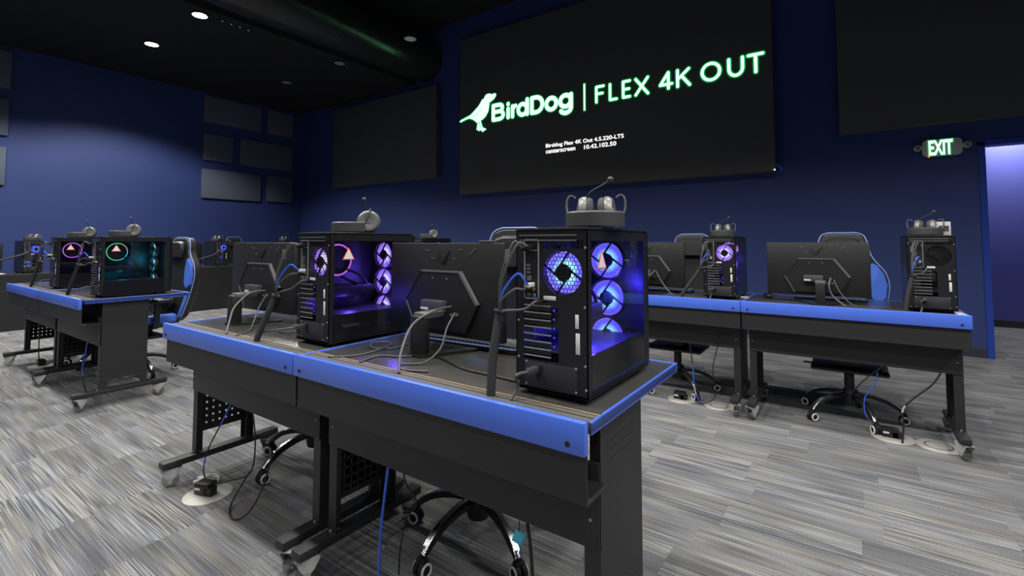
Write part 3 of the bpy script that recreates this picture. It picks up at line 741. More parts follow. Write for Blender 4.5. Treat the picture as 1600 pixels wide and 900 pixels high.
# ------------------------------------------------------------------ counter desks by the left wall
def counter(y0, y1, label):
    t = thing('counter_desk', label, 'desk', (-9.42, (y0+y1)/2, 0), 0., 'black counter desks along the left wall'); h = (y1-y0)/2-.001
    MB().box(-.72, .0, -h, h, ZW-.026, ZW, .003).build('worktop', 'desk_top', t)
    MB().box(-.022, -.004, -h, h, .012, ZW-.027).build('front_panel', 'black_panel', t)
    for s in (-1, 1): MB().box(-.66, -.023, *sorted((s*h, s*(h-.02))), .0, ZW-.027).build('end_panel', 'black_metal', t)
    return t
for i, l in enumerate(('black panel-fronted counter desk, the one nearest the camera by the left wall', 'black panel-fronted counter desk behind the left desk row',
                       'black panel-fronted counter desk between the left chair and the nearest monitor', 'black panel-fronted counter desk hidden behind the leftmost near monitor',
                       'black panel-fronted counter desk in the far room corner')):
    counter(.62+1.27*i-.0, min(.62+1.27*(i+1), 7.03), l)

# ------------------------------------------------------------------ monitors
def make_monitor(label, loc, rz=0., zc=.050):
    m = thing('monitor', label, 'monitor', loc, rz)
    w, h = .605, .365; z0 = zc; z1 = z0+h
    MB().box(-w/2, w/2, -.012, .010, z0, z1, .004).build('back_shell', 'monitor_black', m)
    MB().box(-w/2+.006, w/2-.006, .0095, .0115, z0+.012, z1-.006).build('screen', 'screen_black', m)
    hx = [(-.103, z0+.252), (.103, z0+.252), (.19, z0+.131), (.13, z0+.02), (-.13, z0+.02), (-.19, z0+.131)]
    fyy = lambda u, v, t: Vector((u, t, v))
    bul = MB().prism([(u*.97, z0+.148+(v-z0-.148)*.97) for u, v in hx], fyy, -.030, -.010).build('rear_housing', 'monitor_relief', m, smooth=False)
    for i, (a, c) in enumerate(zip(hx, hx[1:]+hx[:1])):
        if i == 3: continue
        MB().sweep([(a[0], -.024, a[1]), (c[0], -.024, c[1])], .014 if i == 1 else .007, .016, side=(0, 0, 1) if abs(a[1]-c[1]) < .01 else (1, 0, 0), sm=1).build('housing_edge', 'monitor_edge' if i in (0, 1, 4) else 'monitor_relief', bul, smooth=False)  # edges that catch the light are painted paler, the rest stay dark
    for x, z in ((-.038, .225), (.038, .225), (-.038, .13), (.038, .13)): MB().lathe([(0, -.0315), (.003, -.031), (.0035, -.029)], (x, 0, z0+z), (0, 1, 0), 10).build('screw', 'steel', bul)
    # claw emblem, engraved dark
    k = z0+.292
    em = MB()
    for poly in ([(-.030, .048), (-.026, .030), (-.016, .002), (-.010, -.010), (-.016, -.006), (-.027, .012)], [(-.012, .022), (-.006, .004), (-.002, -.012), (-.009, -.004)],
                 [(.044, .050), (.026, .034), (.006, .008), (-.001, -.012), (.014, .006), (.034, .030)], [(.030, .022), (.020, .006), (.004, -.012), (.018, -.004)]):
        em.prism([(u*.85, k+v*.85) for u, v in poly], fyy, -.0145, -.011)
    em.build('claw_emblem', 'plastic_black', m, smooth=False)
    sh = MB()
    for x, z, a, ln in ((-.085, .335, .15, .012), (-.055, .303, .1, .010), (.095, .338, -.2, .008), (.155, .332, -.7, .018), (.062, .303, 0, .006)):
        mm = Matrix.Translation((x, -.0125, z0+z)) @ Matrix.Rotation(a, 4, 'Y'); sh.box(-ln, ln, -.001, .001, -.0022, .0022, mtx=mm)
    sh.build('painted_glint', 'monitor_edge', m)  # short pale bars, highlights on the shell put in as colour
    # stand: slate hinge block with a sticker, column, V base
    hb = MB().box(-.075, .040, -.060, -.029, z0+.095, z0+.140, .004).build('hinge_block', 'monitor_slate', m)
    MB().box(-.072, -.032, -.0612, -.0600, z0+.103, z0+.112).build('label_sticker', 'label_white', hb)
    MB().box(-.002, .056, -.165, -.060, z0+.085, z0+.108, .004).build('arm', 'monitor_edge', m)
    MB().box(.000, .054, -.185, -.135, .008, z0+.098, .005).build('column', 'monitor_black', m)
    bs = MB().prism([(-.005, -.19), (.06, -.19), (.155, .02), (.125, .035), (.027, -.115), (-.085, .035), (-.115, .02)], lambda u, v, t: Vector((u, v, t)), 0., .010)
    bs.build('stand_base', 'monitor_black', m)
    MB().box(.085, .10, -.034, -.028, z0+.085, z0+.095).box(.060, .07, -.034, -.028, z0+.082, z0+.092).build('socket', 'steel_dark', m)
    return m
monB = make_monitor('claw-marked black monitor seen from behind between the two nearest glowing computers', (-1.335, 1.435, ZD))
monB['group'] = 'gaming monitors seen from behind'
GM = 'gaming monitors seen from behind'
dup(monB, 'claw-marked black monitor seen from behind, left end of the nearest row', (-2.60, 1.37, ZD), .03, GM)
dup(monB, 'black monitor seen from behind, right desk of the right row, left of the unlit computer', (-.195, 3.95, ZD), 0, GM)
dup(monB, 'black monitor seen from behind, left desk of the right row, beside the blue-piped chair', (-1.385, 3.95, ZD), 0, GM)
dup(monB, 'small far monitor on the wall counter, cut by the left picture edge', (WX-.14, 1.13, ZW), PI/2, GM)
dup(monB, 'small far monitor on the wall counter beside the left picture-edge computer', (WX-.14, 2.30, ZW), PI/2, GM)
dup(monB, 'small far monitor on the wall counter, left of the chair with the white cushion', (WX-.14, 3.66, ZW), PI/2, GM)
wc = MB().box(-.034, .034, -.012, .014, 0, .009, .003).box(-.012, .012, .014, .026, -.012, .009, .002)
tag(wc.build('webcam', 'plastic_grey', None, loc=(-1.12, 1.435, ZD+.050+.3655)), 'little webcam bar clipped on top of the nearest claw-marked monitor', 'webcam')

# ------------------------------------------------------------------ keyboards, mouse
def make_keyboard(label, loc, rz=0.):
    k = thing('keyboard', label, 'keyboard', loc, rz, 'keyboards behind the monitors')
    MB().box(-.22, .22, -.068, .068, 0, .018, .004).build('base', 'plastic_black', k)
    MB().box(-.214, .214, -.062, .062, .0178, .0195).build('backlight', 'key_light', k)
    b = MB()
    for r in range(6):
        n = 22
        for c in range(n):
            x = -.213+.0195*c; y = -.060+.0203*r
            b.box(x+.0012, x+.0165, y+.001, y+.0172, .0205, .030, .0015, seg=1)
    b.build('keycaps', 'key_grey', k, smooth=False)
    return k
kb = make_keyboard('black keyboard with pale blue backlight behind the claw-marked monitor of the nearest row', (-1.245, 1.535, ZD), .05)
GK = 'keyboards behind the monitors'
dup(kb, 'black keyboard below the leftmost near monitor, mostly hidden', (-2.25, 1.62, ZD), 0, GK)
dup(kb, 'black keyboard behind the monitor left of the unlit computer', (-.13, 4.20, ZD), 0, GK)
dup(kb, 'black keyboard behind the monitor beside the violet-lit far computer', (-1.30, 4.16, ZD), 0, GK)
ms = thing('mouse', 'black computer mouse on the right row, just left of the monitor', 'mouse', (-.52, 4.14, ZD), .3)
MB().ball((0, 0, .004), .032, (1, 1.75, .95)).build('body', 'plastic_black', ms)
for o in ms.children:
    for v in o.data.vertices: v.co.z = max(v.co.z, 0.)
MB().cyl((-.005, .03, .030), (.005, .03, .030), .008, n=14).build('scroll_wheel', 'plastic_grey', ms)
dg = MB().box(-.028, .028, -.010, .010, 0, .010, .002)
tag(dg.build('adapter_plug', 'white_plastic', None, loc=(-.655, 3.97, ZD)), 'pale plug lying on the desk right of the violet-lit computer', 'adapter')

# ------------------------------------------------------------------ headsets
def make_headset(label, loc, rz=0., boom=(.045, .03)):
    h = thing('headset', label, 'headset', loc, rz, 'headsets lying on top of the computers')
    R = .078; arc = [(R*math.cos(a)*(1.0), -.012+.085*math.sin(a), .0245) for a in [PI+PI*i/14 for i in range(15)]]
    arc = [(-R*1.0, .035, .0245)]+arc+[(R*1.0, .035, .0245)]
    hb = MB().sweep(arc, .046, .014, side=(0, 0, 1), sm=3).build('headband', 'plastic_grey', h)
    MB().sweep([(x*.9, y*.9+.0, z) for x, y, z in arc[3:-3]], .034, .010, side=(0, 0, 1), sm=3).build('headband_pad', 'headset_pad', hb)
    for s in (-1, 1):
        cc = Vector((s*.038, .050, .049))
        MB().lathe([(0, .017), (.011, .0175), (.013, .014), (.036, .019), (.041, .0185), (.049, .009), (.051, -.002), (.046, -.006), (0, -.006)], cc, (s, -.15, .12), 32).build('ear_cup', 'headset_silver', h)
        MB().lathe([(.016, -.024), (.032, -.028), (.046, -.022), (.050, -.013), (.047, -.006), (.016, -.006)], cc, (s, -.15, .12), 28).build('ear_pad', 'headset_pad', h)
        MB().tube([(s*.078, .030, .030), (s*.088, .045, .066), (s*.084, .052, .096), (s*.072, .056, .102), (s*.062, .056, .094)], .0035).build('yoke', 'plastic_grey', h)
    b0 = Vector((-.030, .045, .088)); tip = Vector((boom[0], boom[1], .148))
    pts = [b0, b0.lerp(tip, .35)+Vector((-.010, 0, .004)), b0.lerp(tip, .75)+Vector((-.006, 0, -.002)), tip]
    bm_ = MB().tube(pts, .0020).build('microphone_boom', 'plastic_grey', h)
    MB().ball(tip, .0095, (1, 1, .9), 16).build('foam_ball', 'plastic_grey', bm_)
    return h
def pctop(x, y): return (x, y, ZD+PH+.0065)
hs = make_headset('grey headset with raised microphone on the blue-glowing computer of the nearest row', pctop(-.612, 1.30), .40)
hs['group'] = GH = 'headsets lying on top of the computers'
dup(hs, 'headset lying sideways on the violet-fan computer of the nearest row', pctop(-1.80, 1.36), -.62, GH)
dup(hs, 'headset on top of the teal-glowing computer of the left row', pctop(-4.67, 1.36), -.28, GH)
dup(hs, 'headset on top of the purple ring-lit computer of the left row', pctop(-5.86, 1.38), -.28, GH)
dup(hs, 'headset on the violet-lit computer of the right row', pctop(-.795, 3.95), .15, GH)
dup(hs, 'headset on the unlit computer of the right row, beside a small pale box', pctop(.385, 3.93), -.15, GH)
dup(hs, 'small far headset above the claw-marked monitor, on the far blue-lit computer', pctop(-3.93, 3.96), -.7, GH)
zt = ZW+PH+.0065
dup(hs, 'small far headset on the computer near the left picture edge', (WX-.14, 1.72, zt), .9, GH)
dup(hs, 'small far headset on the wall-counter computer right of the left chair', (WX-.14, 4.20, zt), .9, GH)
dup(hs, 'small far headset on the half-hidden computer with a red light', (WX-.14, 5.50, zt), .9, GH)
dup(hs, 'tiny far headset peeking over the violet-fan computer, left of the big headset', (WX-.14, 6.60, zt), .9, GH)
bx = thing('small_box', 'small pale printed box behind the headset on the unlit computer', 'box', (.476, 3.985, ZD+PH+.0065), .1)
MB().box(-.034, .034, -.02, .02, 0, .085, .002).build('carton', 'cardboard_white', bx)
MB().box(-.024, .024, -.021, -.0195, .025, .06).build('printed_panel', 'plastic_grey', bx)

# ------------------------------------------------------------------ gaming chairs (sitter faces -Y)
def make_chair(label, loc, rz=0., brz=0., wheels_rot=0., top=1.29):
    c = thing('gaming_chair', label, 'chair', loc, rz, 'blue and black gaming chairs')
    Rw = .30
    base = MB()
    base.lathe([(0, .085), (.045, .09), (.052, .13), (.046, .185), (.034, .20), (0, .20)], n=24)
    for k in range(5):
        a = wheels_rot+2*PI*k/5; d = Vector((math.cos(a), math.sin(a), 0))
        sd = Vector((-d.y, d.x, 0))
        base.sweep([d*.035+Vector((0, 0, .165)), d*.13+Vector((0, 0, .158)), d*.22+Vector((0, 0, .130)), d*.295+Vector((0, 0, .078))], lambda t: .050-.016*t, lambda t: .028-.008*t, side=sd)
    B = base.build('star_base', 'plastic_black', c)
    for k in range(5):
        a = wheels_rot+2*PI*k/5; d = Vector((math.cos(a), math.sin(a), 0)); sd = Vector((-d.y, d.x, 0))
        tip = MB().sweep([d*.05+Vector((0, 0, .180)), d*.13+Vector((0, 0, .173)), d*.22+Vector((0, 0, .146)), d*.275+Vector((0, 0, .110)), d*.302+Vector((0, 0, .080))], lambda t: .016+.014*t, .006, side=sd)
        tip.build('arm_cap', 'chrome', B)
        wb = MB(); wc_ = d*Rw
        for s in (-1, 1):
            o = wc_+sd*s*.014+Vector((0, 0, .030))
            wb.lathe([(0, -.010), (.026, -.010), (.030, -.006), (.030, .006), (.026, .010), (0, .010)], o, sd, 24)
        wb.cyl(wc_+Vector((0, 0, .03)), wc_+Vector((0, 0, .078)), .010, n=12).box(-.014, .014, -.02, .02, .045, .068, .004, mtx=Matrix.Translation(wc_)@Matrix.Rotation(a, 4, 'Z'))
        w_ = wb.build('wheel', 'rubber', B)
        for s in (-1, 1): MB().torus(wc_+sd*s*.0235+Vector((0, 0, .030)), sd, .0215, .0050, 24, 8).build('wheel_ring', 'wheel_ring', w_)
    MB().cyl((0, 0, .19), (0, 0, .30), .030).cyl((0, 0, .28), (0, 0, .36), .020).build('gas_lift', 'plastic_black', c)
    MB().box(-.22, .22, -.16, .16, .335, .362, .012).box(-.07, .07, -.10, .10, .36, .432, .006).box(-.27, -.20, -.02, .0, .345, .355, .003).build('mechanism', 'plastic_black', c)
    rm = Matrix.Rotation(brz, 4, 'Z')
    s = MB().box(-.255, .255, -.24, .24, .430, .515, .03, mtx=rm, seg=4)
    S = s.build('seat', 'leather_black', c)
    for q in (-1, 1): MB().box(*sorted((q*.185, q*.275)), -.23, .20, .465, .55, .03, mtx=rm, seg=4).build('seat_bolster', 'leather_blue', S)
    # backrest: shaped outline, leaning back
    zb = .46; H = top-zb
    def lean(u, v, t): return rm @ Vector((u, .245+t+(v-zb)*.16+.02*math.sin((v-zb)*6), v))
    def outline(g=0.):
        pts = [(.150, 0), (.200, .05), (.225, .16), (.262, .34), (.275, .44), (.255, .53), (.205, .60), (.172, .66), (.160, .72), (.135, H-.028), (.085, H-.004)]
        pts = [(x+g, zb+z+(g if z > .5 else 0)) for x, z in pts]
        P = [(p.x, p.y) for p in spline([(a, b, 0) for a, b in pts], 3)]
        return P+[(-x, z) for x, z in P[::-1]]
    def slab(poly, f, t0, t1, inset):
        b = MB(); n = len(poly); rings = []
        cx = sum(p[0] for p in poly)/n; 
        for t, k in ((t0, inset), (t0+.018, 0), (t1-.018, 0), (t1, inset)):
            gp = grow(poly, -k) if k else poly
            rings.append([b.bm.verts.new(f(u, v, t)) for u, v in gp])
        for A, B_ in zip(rings, rings[1:]):
            for i in range(n): b.bm.faces.new((A[i], A[(i+1) % n], B_[(i+1) % n], B_[i]))
        for rg in (rings[0], rings[-1]):
            m = n//2
            for i in range(m-1): b.bm.faces.new((rg[i], rg[i+1], rg[n-2-i], rg[n-1-i]))
        return b
    BK = slab(outline(), lean, 0., .085, .014).build('backrest', 'leather_black', c)
    ol = outline(.002)
    MB().tube([lean(u, v, .012) for u, v in ol], .0045, 8, 1).build('piping', 'piping', BK)
    MB().tube([lean(u*.90, zb+(v-zb)*.985, .004) for u, v in ol], .0035, 6, 1).build('stitching', 'stitch_tan', BK)
    # blue wings and stripes
    for q in (-1, 1):
        wing = [(.150, .36), (.205, .30), (.255, .345), (.266, .44), (.246, .525), (.198, .595), (.168, .60), (.150, .50)]
        b = MB(); b.prism([(q*x, zb+z) for x, z in wing], lean, -.016, .020)
        bmesh.ops.bevel(b.bm, geom=[e for e in b.bm.edges if len(e.link_faces) == 2 and e.calc_face_angle(0) > .8], offset=.008, segments=2, affect='EDGES')
        b.build('wing', 'leather_blue', BK)
        strip = [(.150, .015), (.192, .05), (.214, .16), (.238, .27), (.205, .28), (.180, .18), (.160, .08)]
        MB().prism([(q*x, zb+z) for x, z in strip], lean, -.006, .012).build('side_stripe', 'leather_blue', BK)
    hp = slab([(x*.80, zb+z) for x, z in [(.13, H-.20), (.145, H-.16), (.150, H-.10), (.125, H-.055), (.07, H-.04), (-.07, H-.04), (-.125, H-.055), (-.150, H-.10), (-.145, H-.16), (-.13, H-.20)]], lean, -.045, .0, .014)
    hp.build('head_pillow', 'leather_black', BK)
    lp = MB().ball((0, 0, 0), 1, (.150, .05, .095), 24).xf(rm @ Matrix.Translation((0, .222, zb+.20)))
    L_ = lp.build('lumbar_pillow', 'leather_black', c)
    MB().box(-.075, .075, .170, .176, zb+.19, zb+.215, .002, mtx=rm).build('white_lettering', 'label_white', L_)
    # armrests
    for q in (-1, 1):
        MB().sweep([rm@Vector((q*.20, 0, .44)), rm@Vector((q*.30, 0, .45)), rm@Vector((q*.315, 0, .52)), rm@Vector((q*.315, 0, .665))], .05, .022, side=rm@Vector((0, 1, 0))).box(q*.315-.04, q*.315+.04, -.13, .12, .665, .695, .012, mtx=rm).build('armrest', 'plastic_black', c)
    return c
GC = 'blue and black gaming chairs'
make_chair('gaming chair behind the right-hand desk of the nearest row, chrome-capped base below the desk', (-1.29, 1.60, 0), 0., .14, math.radians(-94))
make_chair('gaming chair behind the left-hand desk of the nearest row, only its wheeled base in view', (-2.47, 1.62, 0), 0., .10, math.radians(-88), 1.21)
make_chair('gaming chair seen side-on behind the left desk row, right of the teal-glowing computer', (-5.43, 1.70, 0), 0., .14, math.radians(5), 1.262)
make_chair('gaming chair of the left desk row seen through the glass side of the teal-glowing computer', (-6.20, 1.68, 0), 0., 0., math.radians(20), 1.262)
make_chair('gaming chair with blue wings behind the rightmost desk of the right row', (-.03, 4.14, 0), 0., .05, math.radians(-63))
make_chair('gaming chair with blue piping just left of the violet-lit computer', (-1.20, 4.12, 0), 0., -.1, math.radians(24))
make_chair('far gaming chair by the left wall, only its rounded top above the leftmost near monitor', (-10.35, 5.0, 0), PI/2, 0., 0., 1.32)

# ------------------------------------------------------------------ cables on and around the desks
def cable(pts, r, m, label, name='cable', group=None, n=8):
    return tag(MB().tube(pts, r, n).build(name, m), label, 'cable', group)
def sleeve(px, py, X0, label, kn):
    """bundle: thick braided sleeve rising from the desk slot, leads fanning out to the ports"""
    t = thing('cable_bundle', label, 'cable bundle')
    ys = X0[1]
    knot = Vector((kn[0], kn[1], ZD+kn[2]))
    s0 = Vector((X0[0], X0[1], ZD+.002))
    mid = s0.lerp(knot, .5)+Vector((-.006, -.004, -.01))
    MB().tube([s0, mid, knot], .0125, 12).build('braided_sleeve', 'sleeve', t)
    MB().torus(knot, (knot-mid), .014, .005, 16, 8).build('cable_tie', 'rubber', t)
    P = lambda x, z, y=-.004: Vector((px+x, py+y, ZD+z))
    for (x, z), m_, lift in (((.058, .302), 'cable_blue', .05), ((.040, .400), 'cable_grey', .06), ((.055, .405), 'cable_grey', .05), ((.045, .285), 'cable_grey', .02), ((.085, .256), 'cable_grey', -.01)):
        e_ = P(x, z); MB().tube([knot-Vector((0, 0, .01)), knot.lerp(e_, .35)+Vector((-.01, -.03, lift*.5)), knot.lerp(e_, .75)+Vector((0, -.035, lift)), e_+Vector((0, -.03, .004)), e_], .0034, 8).build('lead', m_, t)
        MB().box(e_.x-.006, e_.x+.006, e_.y-.028, e_.y+.002, e_.z-.006, e_.z+.006, .002).build('plug', 'white_plastic' if m_ != 'cable_grey' else 'plastic_black', t)
    fb = knot.lerp(P(.04, .40), .65)+Vector((-.012, -.034, .04))
    MB().cyl(fb-Vector((0, 0, .018)), fb+Vector((.003, 0, .018)), .0085, n=14).build('ferrite_bead', 'steel_dark', t)
    return t
sleeve(-.777, YP, (-.815, 1.063), 'thick braided cable bundle rising to the blue-glowing computer', (-.80, 1.085, .228))
sleeve(-1.915, 1.155, (-2.06, 1.063), 'thick braided cable bundle rising to the violet-fan computer of the nearest row', (-1.99, 1.105, .192))
sleeve(-4.79, 1.19, (-5.06, 1.118), 'thick braided cable bundle left of the teal-glowing computer', (-4.907, 1.145, .244))
sleeve(-5.97, 1.19, (-6.22, 1.118), 'thick braided cable bundle left of the purple ring-lit computer', (-6.09, 1.145, .244))
sleeve(-.903, 3.79, (-1.06, 3.725), 'braided cable bundle slanting up to the violet-lit computer of the right row', (-.91, 3.735, .225))
sleeve(.283, 3.79, (.262, 3.725), 'braided cable bundle beside the unlit computer of the right row', (.300, 3.735, .215))
def power(px, py, sx, sy, label):
    a = Vector((px+.072, py-.010, ZD+.076))
    t = thing('power_cable', label, 'cable')
    MB().box(a.x-.010, a.x+.010, a.y-.040, a.y, a.z-.008, a.z+.008, .003).build('plug', 'plastic_grey', t)
    MB().tube([a+Vector((0, -.036, 0)), a+Vector((-.02, -.065, -.006)), (sx+.01, sy+.02, ZD+.035), (sx, sy, ZD+.003)], .0042).build('lead', 'cable_grey', t)
power(-.777, YP, -.745, 1.058, 'grey power cable plugged into the foot of the blue-glowing computer')
power(-1.915, 1.155, -2.07, 1.062, 'power cable curving from the foot of the violet-fan computer to the desk slot')
power(-4.79, 1.19, -4.98, 1.115, 'power cable at the foot of the teal-glowing computer')
power(-5.97, 1.19, -6.16, 1.115, 'power cable at the foot of the purple ring-lit computer')
power(-.903, 3.79, -.85, 3.72, 'power cable at the foot of the violet-lit computer of the right row')
power(.283, 3.79, .33, 3.72, 'power cable at the foot of the unlit computer')
V = lambda *p: [Vector((x, y, ZD+z)) for x, y, z in p]
cable(V((-1.255, 1.385, .172), (-1.262, 1.30, .165), (-1.268, 1.20, .128), (-1.225, 1.11, .055), (-1.185, 1.066, .003)), .0046, 'cable_grey', 'thick grey cable arching from the back of the claw-marked monitor', 'monitor_cable')
cable(V((-1.235, 1.385, .150), (-1.225, 1.33, .10), (-1.19, 1.26, .045), (-1.20, 1.19, .008), (-1.26, 1.14, .004), (-1.20, 1.10, .004), (-1.12, 1.13, .004)), .0034, 'cable_grey', 'thin cable dangling from the back of the claw-marked monitor', 'monitor_cable')
cable(V((-2.50, 1.33, .165), (-2.53, 1.27, .158), (-2.50, 1.18, .10), (-2.40, 1.11, .045), (-2.33, 1.066, .003)), .0044, 'cable_grey', 'thick grey cable arching from the back of the leftmost near monitor', 'monitor_cable')
cable(V((-2.48, 1.33, .150), (-2.46, 1.28, .09), (-2.40, 1.22, .02), (-2.30, 1.15, .004), (-2.25, 1.07, .004)), .0030, 'cable_grey', 'thin cable dangling from the back of the leftmost near monitor', 'monitor_cable')
cable(V((-.112, 3.905, .175), (-.122, 3.87, .12), (-.10, 3.83, .06), (-.03, 3.78, .003)), .0058, 'cable_grey', 'pale grey cable bending down from the monitor beside the unlit computer', 'monitor_cable')
cable(V((-.095, 3.905, .165), (-.07, 3.88, .10), (-.02, 3.84, .03), (.03, 3.79, .003)), .0034, 'cable_grey', 'thin cable running down from the monitor beside the unlit computer', 'monitor_cable')
cable(V((-1.308, 3.905, .185), (-1.33, 3.86, .15), (-1.36, 3.80, .07), (-1.37, 3.74, .003)), .0058, 'cable_grey', 'pale cable falling left from the monitor beside the violet-lit computer', 'monitor_cable')
cable(V((-1.300, 3.905, .180), (-1.26, 3.88, .12), (-1.19, 3.84, .04), (-1.12, 3.78, .003)), .0050, 'cable_grey', 'pale cable falling right from the monitor beside the violet-lit computer', 'monitor_cable')
cable([(-1.50, 1.40, ZD+.004), (-1.47, 1.31, ZD+.004), (-1.53, 1.25, ZD+.004), (-1.60, 1.29, ZD+.010), (-1.57, 1.35, ZD+.008), (-1.50, 1.30, ZD+.012), (-1.49, 1.20, ZD+.004), (-1.50, 1.12, ZD+.004), (-1.56, 1.066, ZD+.004)], .0032, 'cable_grey', 'thin grey cable lying in loops on the nearest desk right of the violet-fan computer', 'loose_cable')
cable([(-1.30, 1.30, ZD+.004), (-1.20, 1.28, ZD+.004), (-1.05, 1.22, ZD+.004), (-.93, 1.21, ZD+.004), (-.80, 1.20, ZD+.004)], .0036, 'cable_black', 'thin black cable lying straight across the nearest desk in front of the keyboard', 'loose_cable')
cable([(-1.18, 1.52, ZD+.006), (-1.22, 1.40, ZD+.004), (-1.28, 1.32, ZD+.004), (-1.34, 1.22, ZD+.004), (-1.42, 1.18, ZD+.004), (-1.40, 1.08, ZD+.004)], .0036, 'cable_grey', 'grey keyboard cable winding round the monitor foot on the nearest desk', 'loose_cable')
cable([(-2.36, 1.45, ZD+.006), (-2.26, 1.34, ZD+.004), (-2.20, 1.24, ZD+.004), (-2.10, 1.22, ZD+.012), (-2.02, 1.30, ZD+.004)], .0034, 'cable_grey', 'grey cable looped on the desk between the leftmost near monitor and the violet-fan computer', 'loose_cable')
cable([(WX+.01, 1.67, ZW+.30), (WX+.10, 1.55, ZW+.25), (WX+.09, 1.30, ZW+.17), (WX+.07, 1.05, ZW+.12), (WX+.04, .80, ZW+.005)], .014, 'sleeve', 'dark cable sleeve sagging left from the computer at the left picture edge', 'cable_sleeve')
cable([(WX+.01, 4.20, ZW+.29), (WX+.11, 4.05, ZW+.21), (WX+.09, 3.75, ZW+.12), (WX+.06, 3.45, ZW+.09), (WX+.03, 3.30, ZW+.005)], .014, 'sleeve', 'dark cable sleeve sagging from the far computer right of the left chair', 'cable_sleeve')
pp = MB()
for k in range(6): pp.box(-.15, .15, -.105, .105, .0012*k, .0012*(k+1), mtx=Matrix.Rotation(.05*k-.1, 4, 'Z'))
tag(pp.build('paper_stack', 'paper', None, smooth=False, loc=(WX-.12, 1.33, ZW)), 'flat stack of white paper on the wall counter at the left picture edge', 'paper')

# ------------------------------------------------------------------ floor outlets and cables under the desks
def outlet(label, x, y, r=.085, plug=True, rz=0.):
    t = thing('floor_outlet', label, 'floor outlet', (x, y, 0), rz)
    MB().lathe([(0, .006), (r*.86, .006), (r, .003), (r, 0), (0, 0)], n=40).build('cover_ring', 'outlet_disc', t)
    if plug:
        p = MB().box(-.055, .03, -.030, .026, .006, .062, .006).box(-.005, .045, -.030, .010, .006, .045, .004).build('power_adapter', 'plastic_black', t)
        MB().box(-.048, -.018, -.0312, -.0298, .030, .040).build('label_sticker', 'label_white', p)
    else: MB().lathe([(r*.55, .0062), (r*.60, .0075), (r*.64, .0062)], n=32).build('inner_ring', 'steel_dark', t)
    return t
outlet('pale round floor outlet with a black power adapter, left under the nearest row', -2.575, 1.115, .105, rz=.35)
outlet('pale round floor outlet with a black adapter below the right end of the right row', .185, 3.87, .11, rz=0)
outlet('flat pale round floor outlet beside the rightmost desk foot', .40, 3.86, .11, False)
outlet('pale round floor outlet with a black adapter, beneath the left desk of the right row', -1.10, 3.86, .10)
outlet('flat pale round floor outlet near the twin casters of the right row', -.83, 3.86, .10, False)
outlet('pale round floor outlet with a black adapter, under the left desk row', -6.55, 1.28, .10)
bd = thing('cable_tangle', 'tangle of white plugs and cables on the carpet by the leftmost near caster', 'cables', (-2.70, 1.17, 0))
MB().box(-.07, -.02, -.03, .02, 0, .022, .006).box(-.045, -.02, -.055, -.02, 0, .018, .004).build('white_plug', 'white_plastic', bd)
MB().torus((.0, 0, .008), (0, 0, 1), .040, .005, 28, 6).torus((.035, -.012, .012), (.2, 0, 1), .030, .004, 24, 6).tube([(-.08, .03, .006), (-.02, .05, .01), (.04, .03, .006), (.08, -.02, .006)], .005).build('white_cable', 'cable_white', bd)
def hang(pts, label, seg, r=.0034):
    t = thing('hanging_cable', label, 'cable')
    P = spline(pts, 6); n = len(P); k0 = 0
    for a, b_, m_ in seg:
        i, j = int(a*(n-1)), int(b_*(n-1)); MB().tube(P[i:j+1], r, 8, 1).build('cable_length', m_, t)
    return t
hang([(-2.42, 1.16, .50), (-2.50, 1.14, .36), (-2.62, 1.13, .20), (-2.69, 1.14, .08), (-2.705, 1.16, .012)], 'blue and grey network cable dropping to the carpet, left end of nearest row', [(0, .30, 'cable_blue'), (.30, .62, 'cable_black'), (.62, .72, 'cable_blue'), (.72, 1, 'cable_grey')])
hang([(-2.40, 1.20, .50), (-2.36, 1.21, .40), (-2.35, 1.22, .25), (-2.37, 1.21, .12), (-2.48, 1.17, .07), (-2.54, 1.13, .05)], 'thin black cable curving down to the adapter left under the nearest row', [(0, 1, 'cable_black')])
hang([(-2.43, 1.24, .10), (-2.40, 1.16, .03), (-2.33, 1.10, .006), (-2.24, 1.08, .006), (-2.20, 1.12, .03), (-2.22, 1.19, .10), (-2.25, 1.25, .22)], 'black cable looping over the carpet beside the chair wheel, nearest row', [(0, 1, 'cable_black')], .004)
hang([(-1.32, 1.16, .55), (-1.335, 1.15, .40), (-1.35, 1.14, .22), (-1.335, 1.12, .06), (-1.32, 1.10, .006)], 'bright blue network cable hanging below the middle of the nearest row', [(0, 1, 'cable_blue')], .0045)
hang([(-1.30, 1.19, .55), (-1.29, 1.19, .40), (-1.24, 1.20, .33), (-1.31, 1.22, .24), (-1.36, 1.24, .12), (-1.38, 1.25, .01)], 'thin black cable dangling behind the bright blue one, nearest row', [(0, 1, 'cable_black')], .0028)
hang([(-.77, 1.17, .60), (-.76, 1.16, .44), (-.745, 1.15, .39), (-.735, 1.15, .25), (-.74, 1.15, .02)], 'black cable under the right desk of the nearest row, beside a small cyan tag', [(0, 1, 'cable_black')], .005)
tg = thing('cable_tag', 'small cyan tag hanging below the right desk of the nearest row', 'tag', (-.79, 1.15, .375), .3)
MB().box(-.016, .016, -.002, .002, 0, .034, .003, mtx=Matrix.Rotation(.35, 4, 'Y')).build('flag', 'cyan_tag', tg)
MB().tube([(.006, 0, .030), (.012, 0, .10), (.018, .005, .20)], .0016).build('thread', 'cable_black', tg)
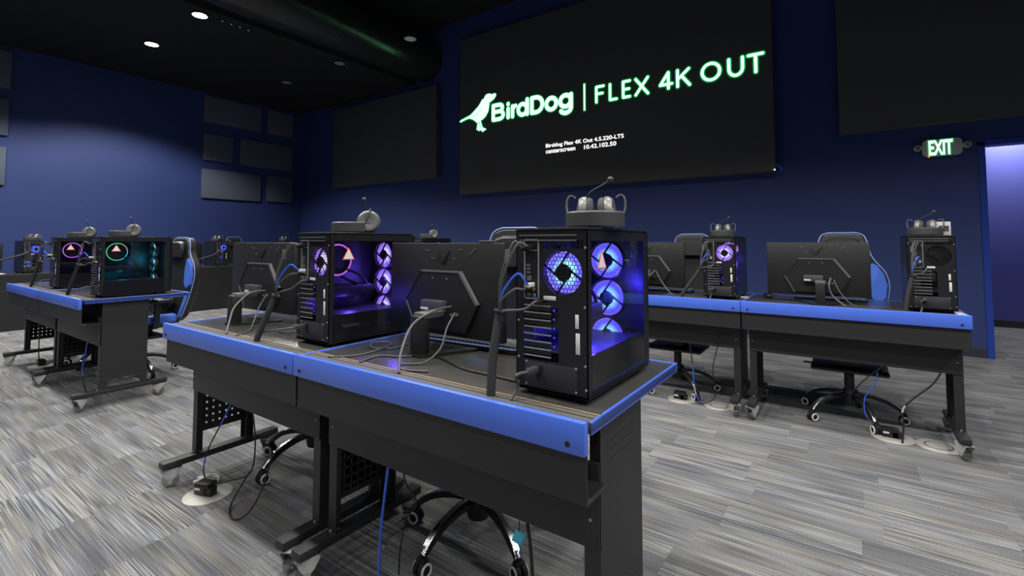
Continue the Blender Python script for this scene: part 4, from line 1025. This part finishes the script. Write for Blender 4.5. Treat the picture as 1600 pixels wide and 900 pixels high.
hang([(.17, 3.80, .47), (.10, 3.81, .40), (.02, 3.84, .30), (-.03, 3.86, .20), (.02, 3.88, .13), (.13, 3.86, .05), (.18, 3.85, .03)], 'thin black cable falling to the adapter below the right end of the right row', [(0, 1, 'cable_black')])
hang([(.12, 3.83, .40), (.10, 3.84, .31), (.05, 3.86, .22), (.06, 3.86, .10), (.16, 3.86, .02)], 'short blue network cable below the right end of the right row', [(0, .75, 'cable_blue'), (.75, 1, 'cable_grey')])
hang([(.44, 3.80, .50), (.38, 3.80, .38), (.29, 3.80, .28), (.235, 3.80, .20), (.235, 3.79, .10), (.225, 3.78, .006)], 'black cable crossing toward the rightmost desk leg, frayed pale end', [(0, .55, 'cable_black'), (.55, .66, 'cable_white'), (.66, 1, 'cable_black')], .005)
hang([(-1.02, 3.80, .47), (-1.01, 3.81, .38), (-1.0, 3.82, .25), (-.99, 3.82, .10), (-.96, 3.83, .02)], 'blue and white network cable hanging under the left desk of the right row', [(0, .45, 'cable_black'), (.45, .68, 'cable_blue'), (.68, .85, 'cable_white'), (.85, 1, 'cable_blue')], .0045)
hang([(-.82, 3.76, .56), (-.80, 3.765, .50), (-.83, 3.80, .40), (-.86, 3.82, .26), (-.84, 3.84, .10), (-.90, 3.84, .02), (-.98, 3.83, .006)], 'black cable curving to the flat floor outlet of the right row', [(0, 1, 'cable_black')])
hang([(-5.02, 1.25, .50), (-5.04, 1.24, .34), (-5.02, 1.22, .20), (-4.95, 1.22, .08), (-4.93, 1.24, .02)], 'blue and black cables hanging under the right desk of the left row', [(0, .6, 'cable_blue'), (.6, 1, 'cable_black')], .0045)
hang([(-6.40, 1.23, .50), (-6.48, 1.24, .35), (-6.53, 1.25, .15), (-6.55, 1.26, .06)], 'dark cable dropping to the floor outlet under the left desk row', [(0, 1, 'cable_black')], .0045)

# ------------------------------------------------------------------ view
vs = sc.view_settings
sc.display_settings.display_device = 'sRGB'
vs.view_transform = 'Standard'; vs.look = 'None'; vs.exposure = 0.; vs.gamma = 1.; vs.use_curve_mapping = False
sc.cycles.max_bounces = 8; sc.cycles.transparent_max_bounces = 16; sc.cycles.sample_clamp_indirect = 4.
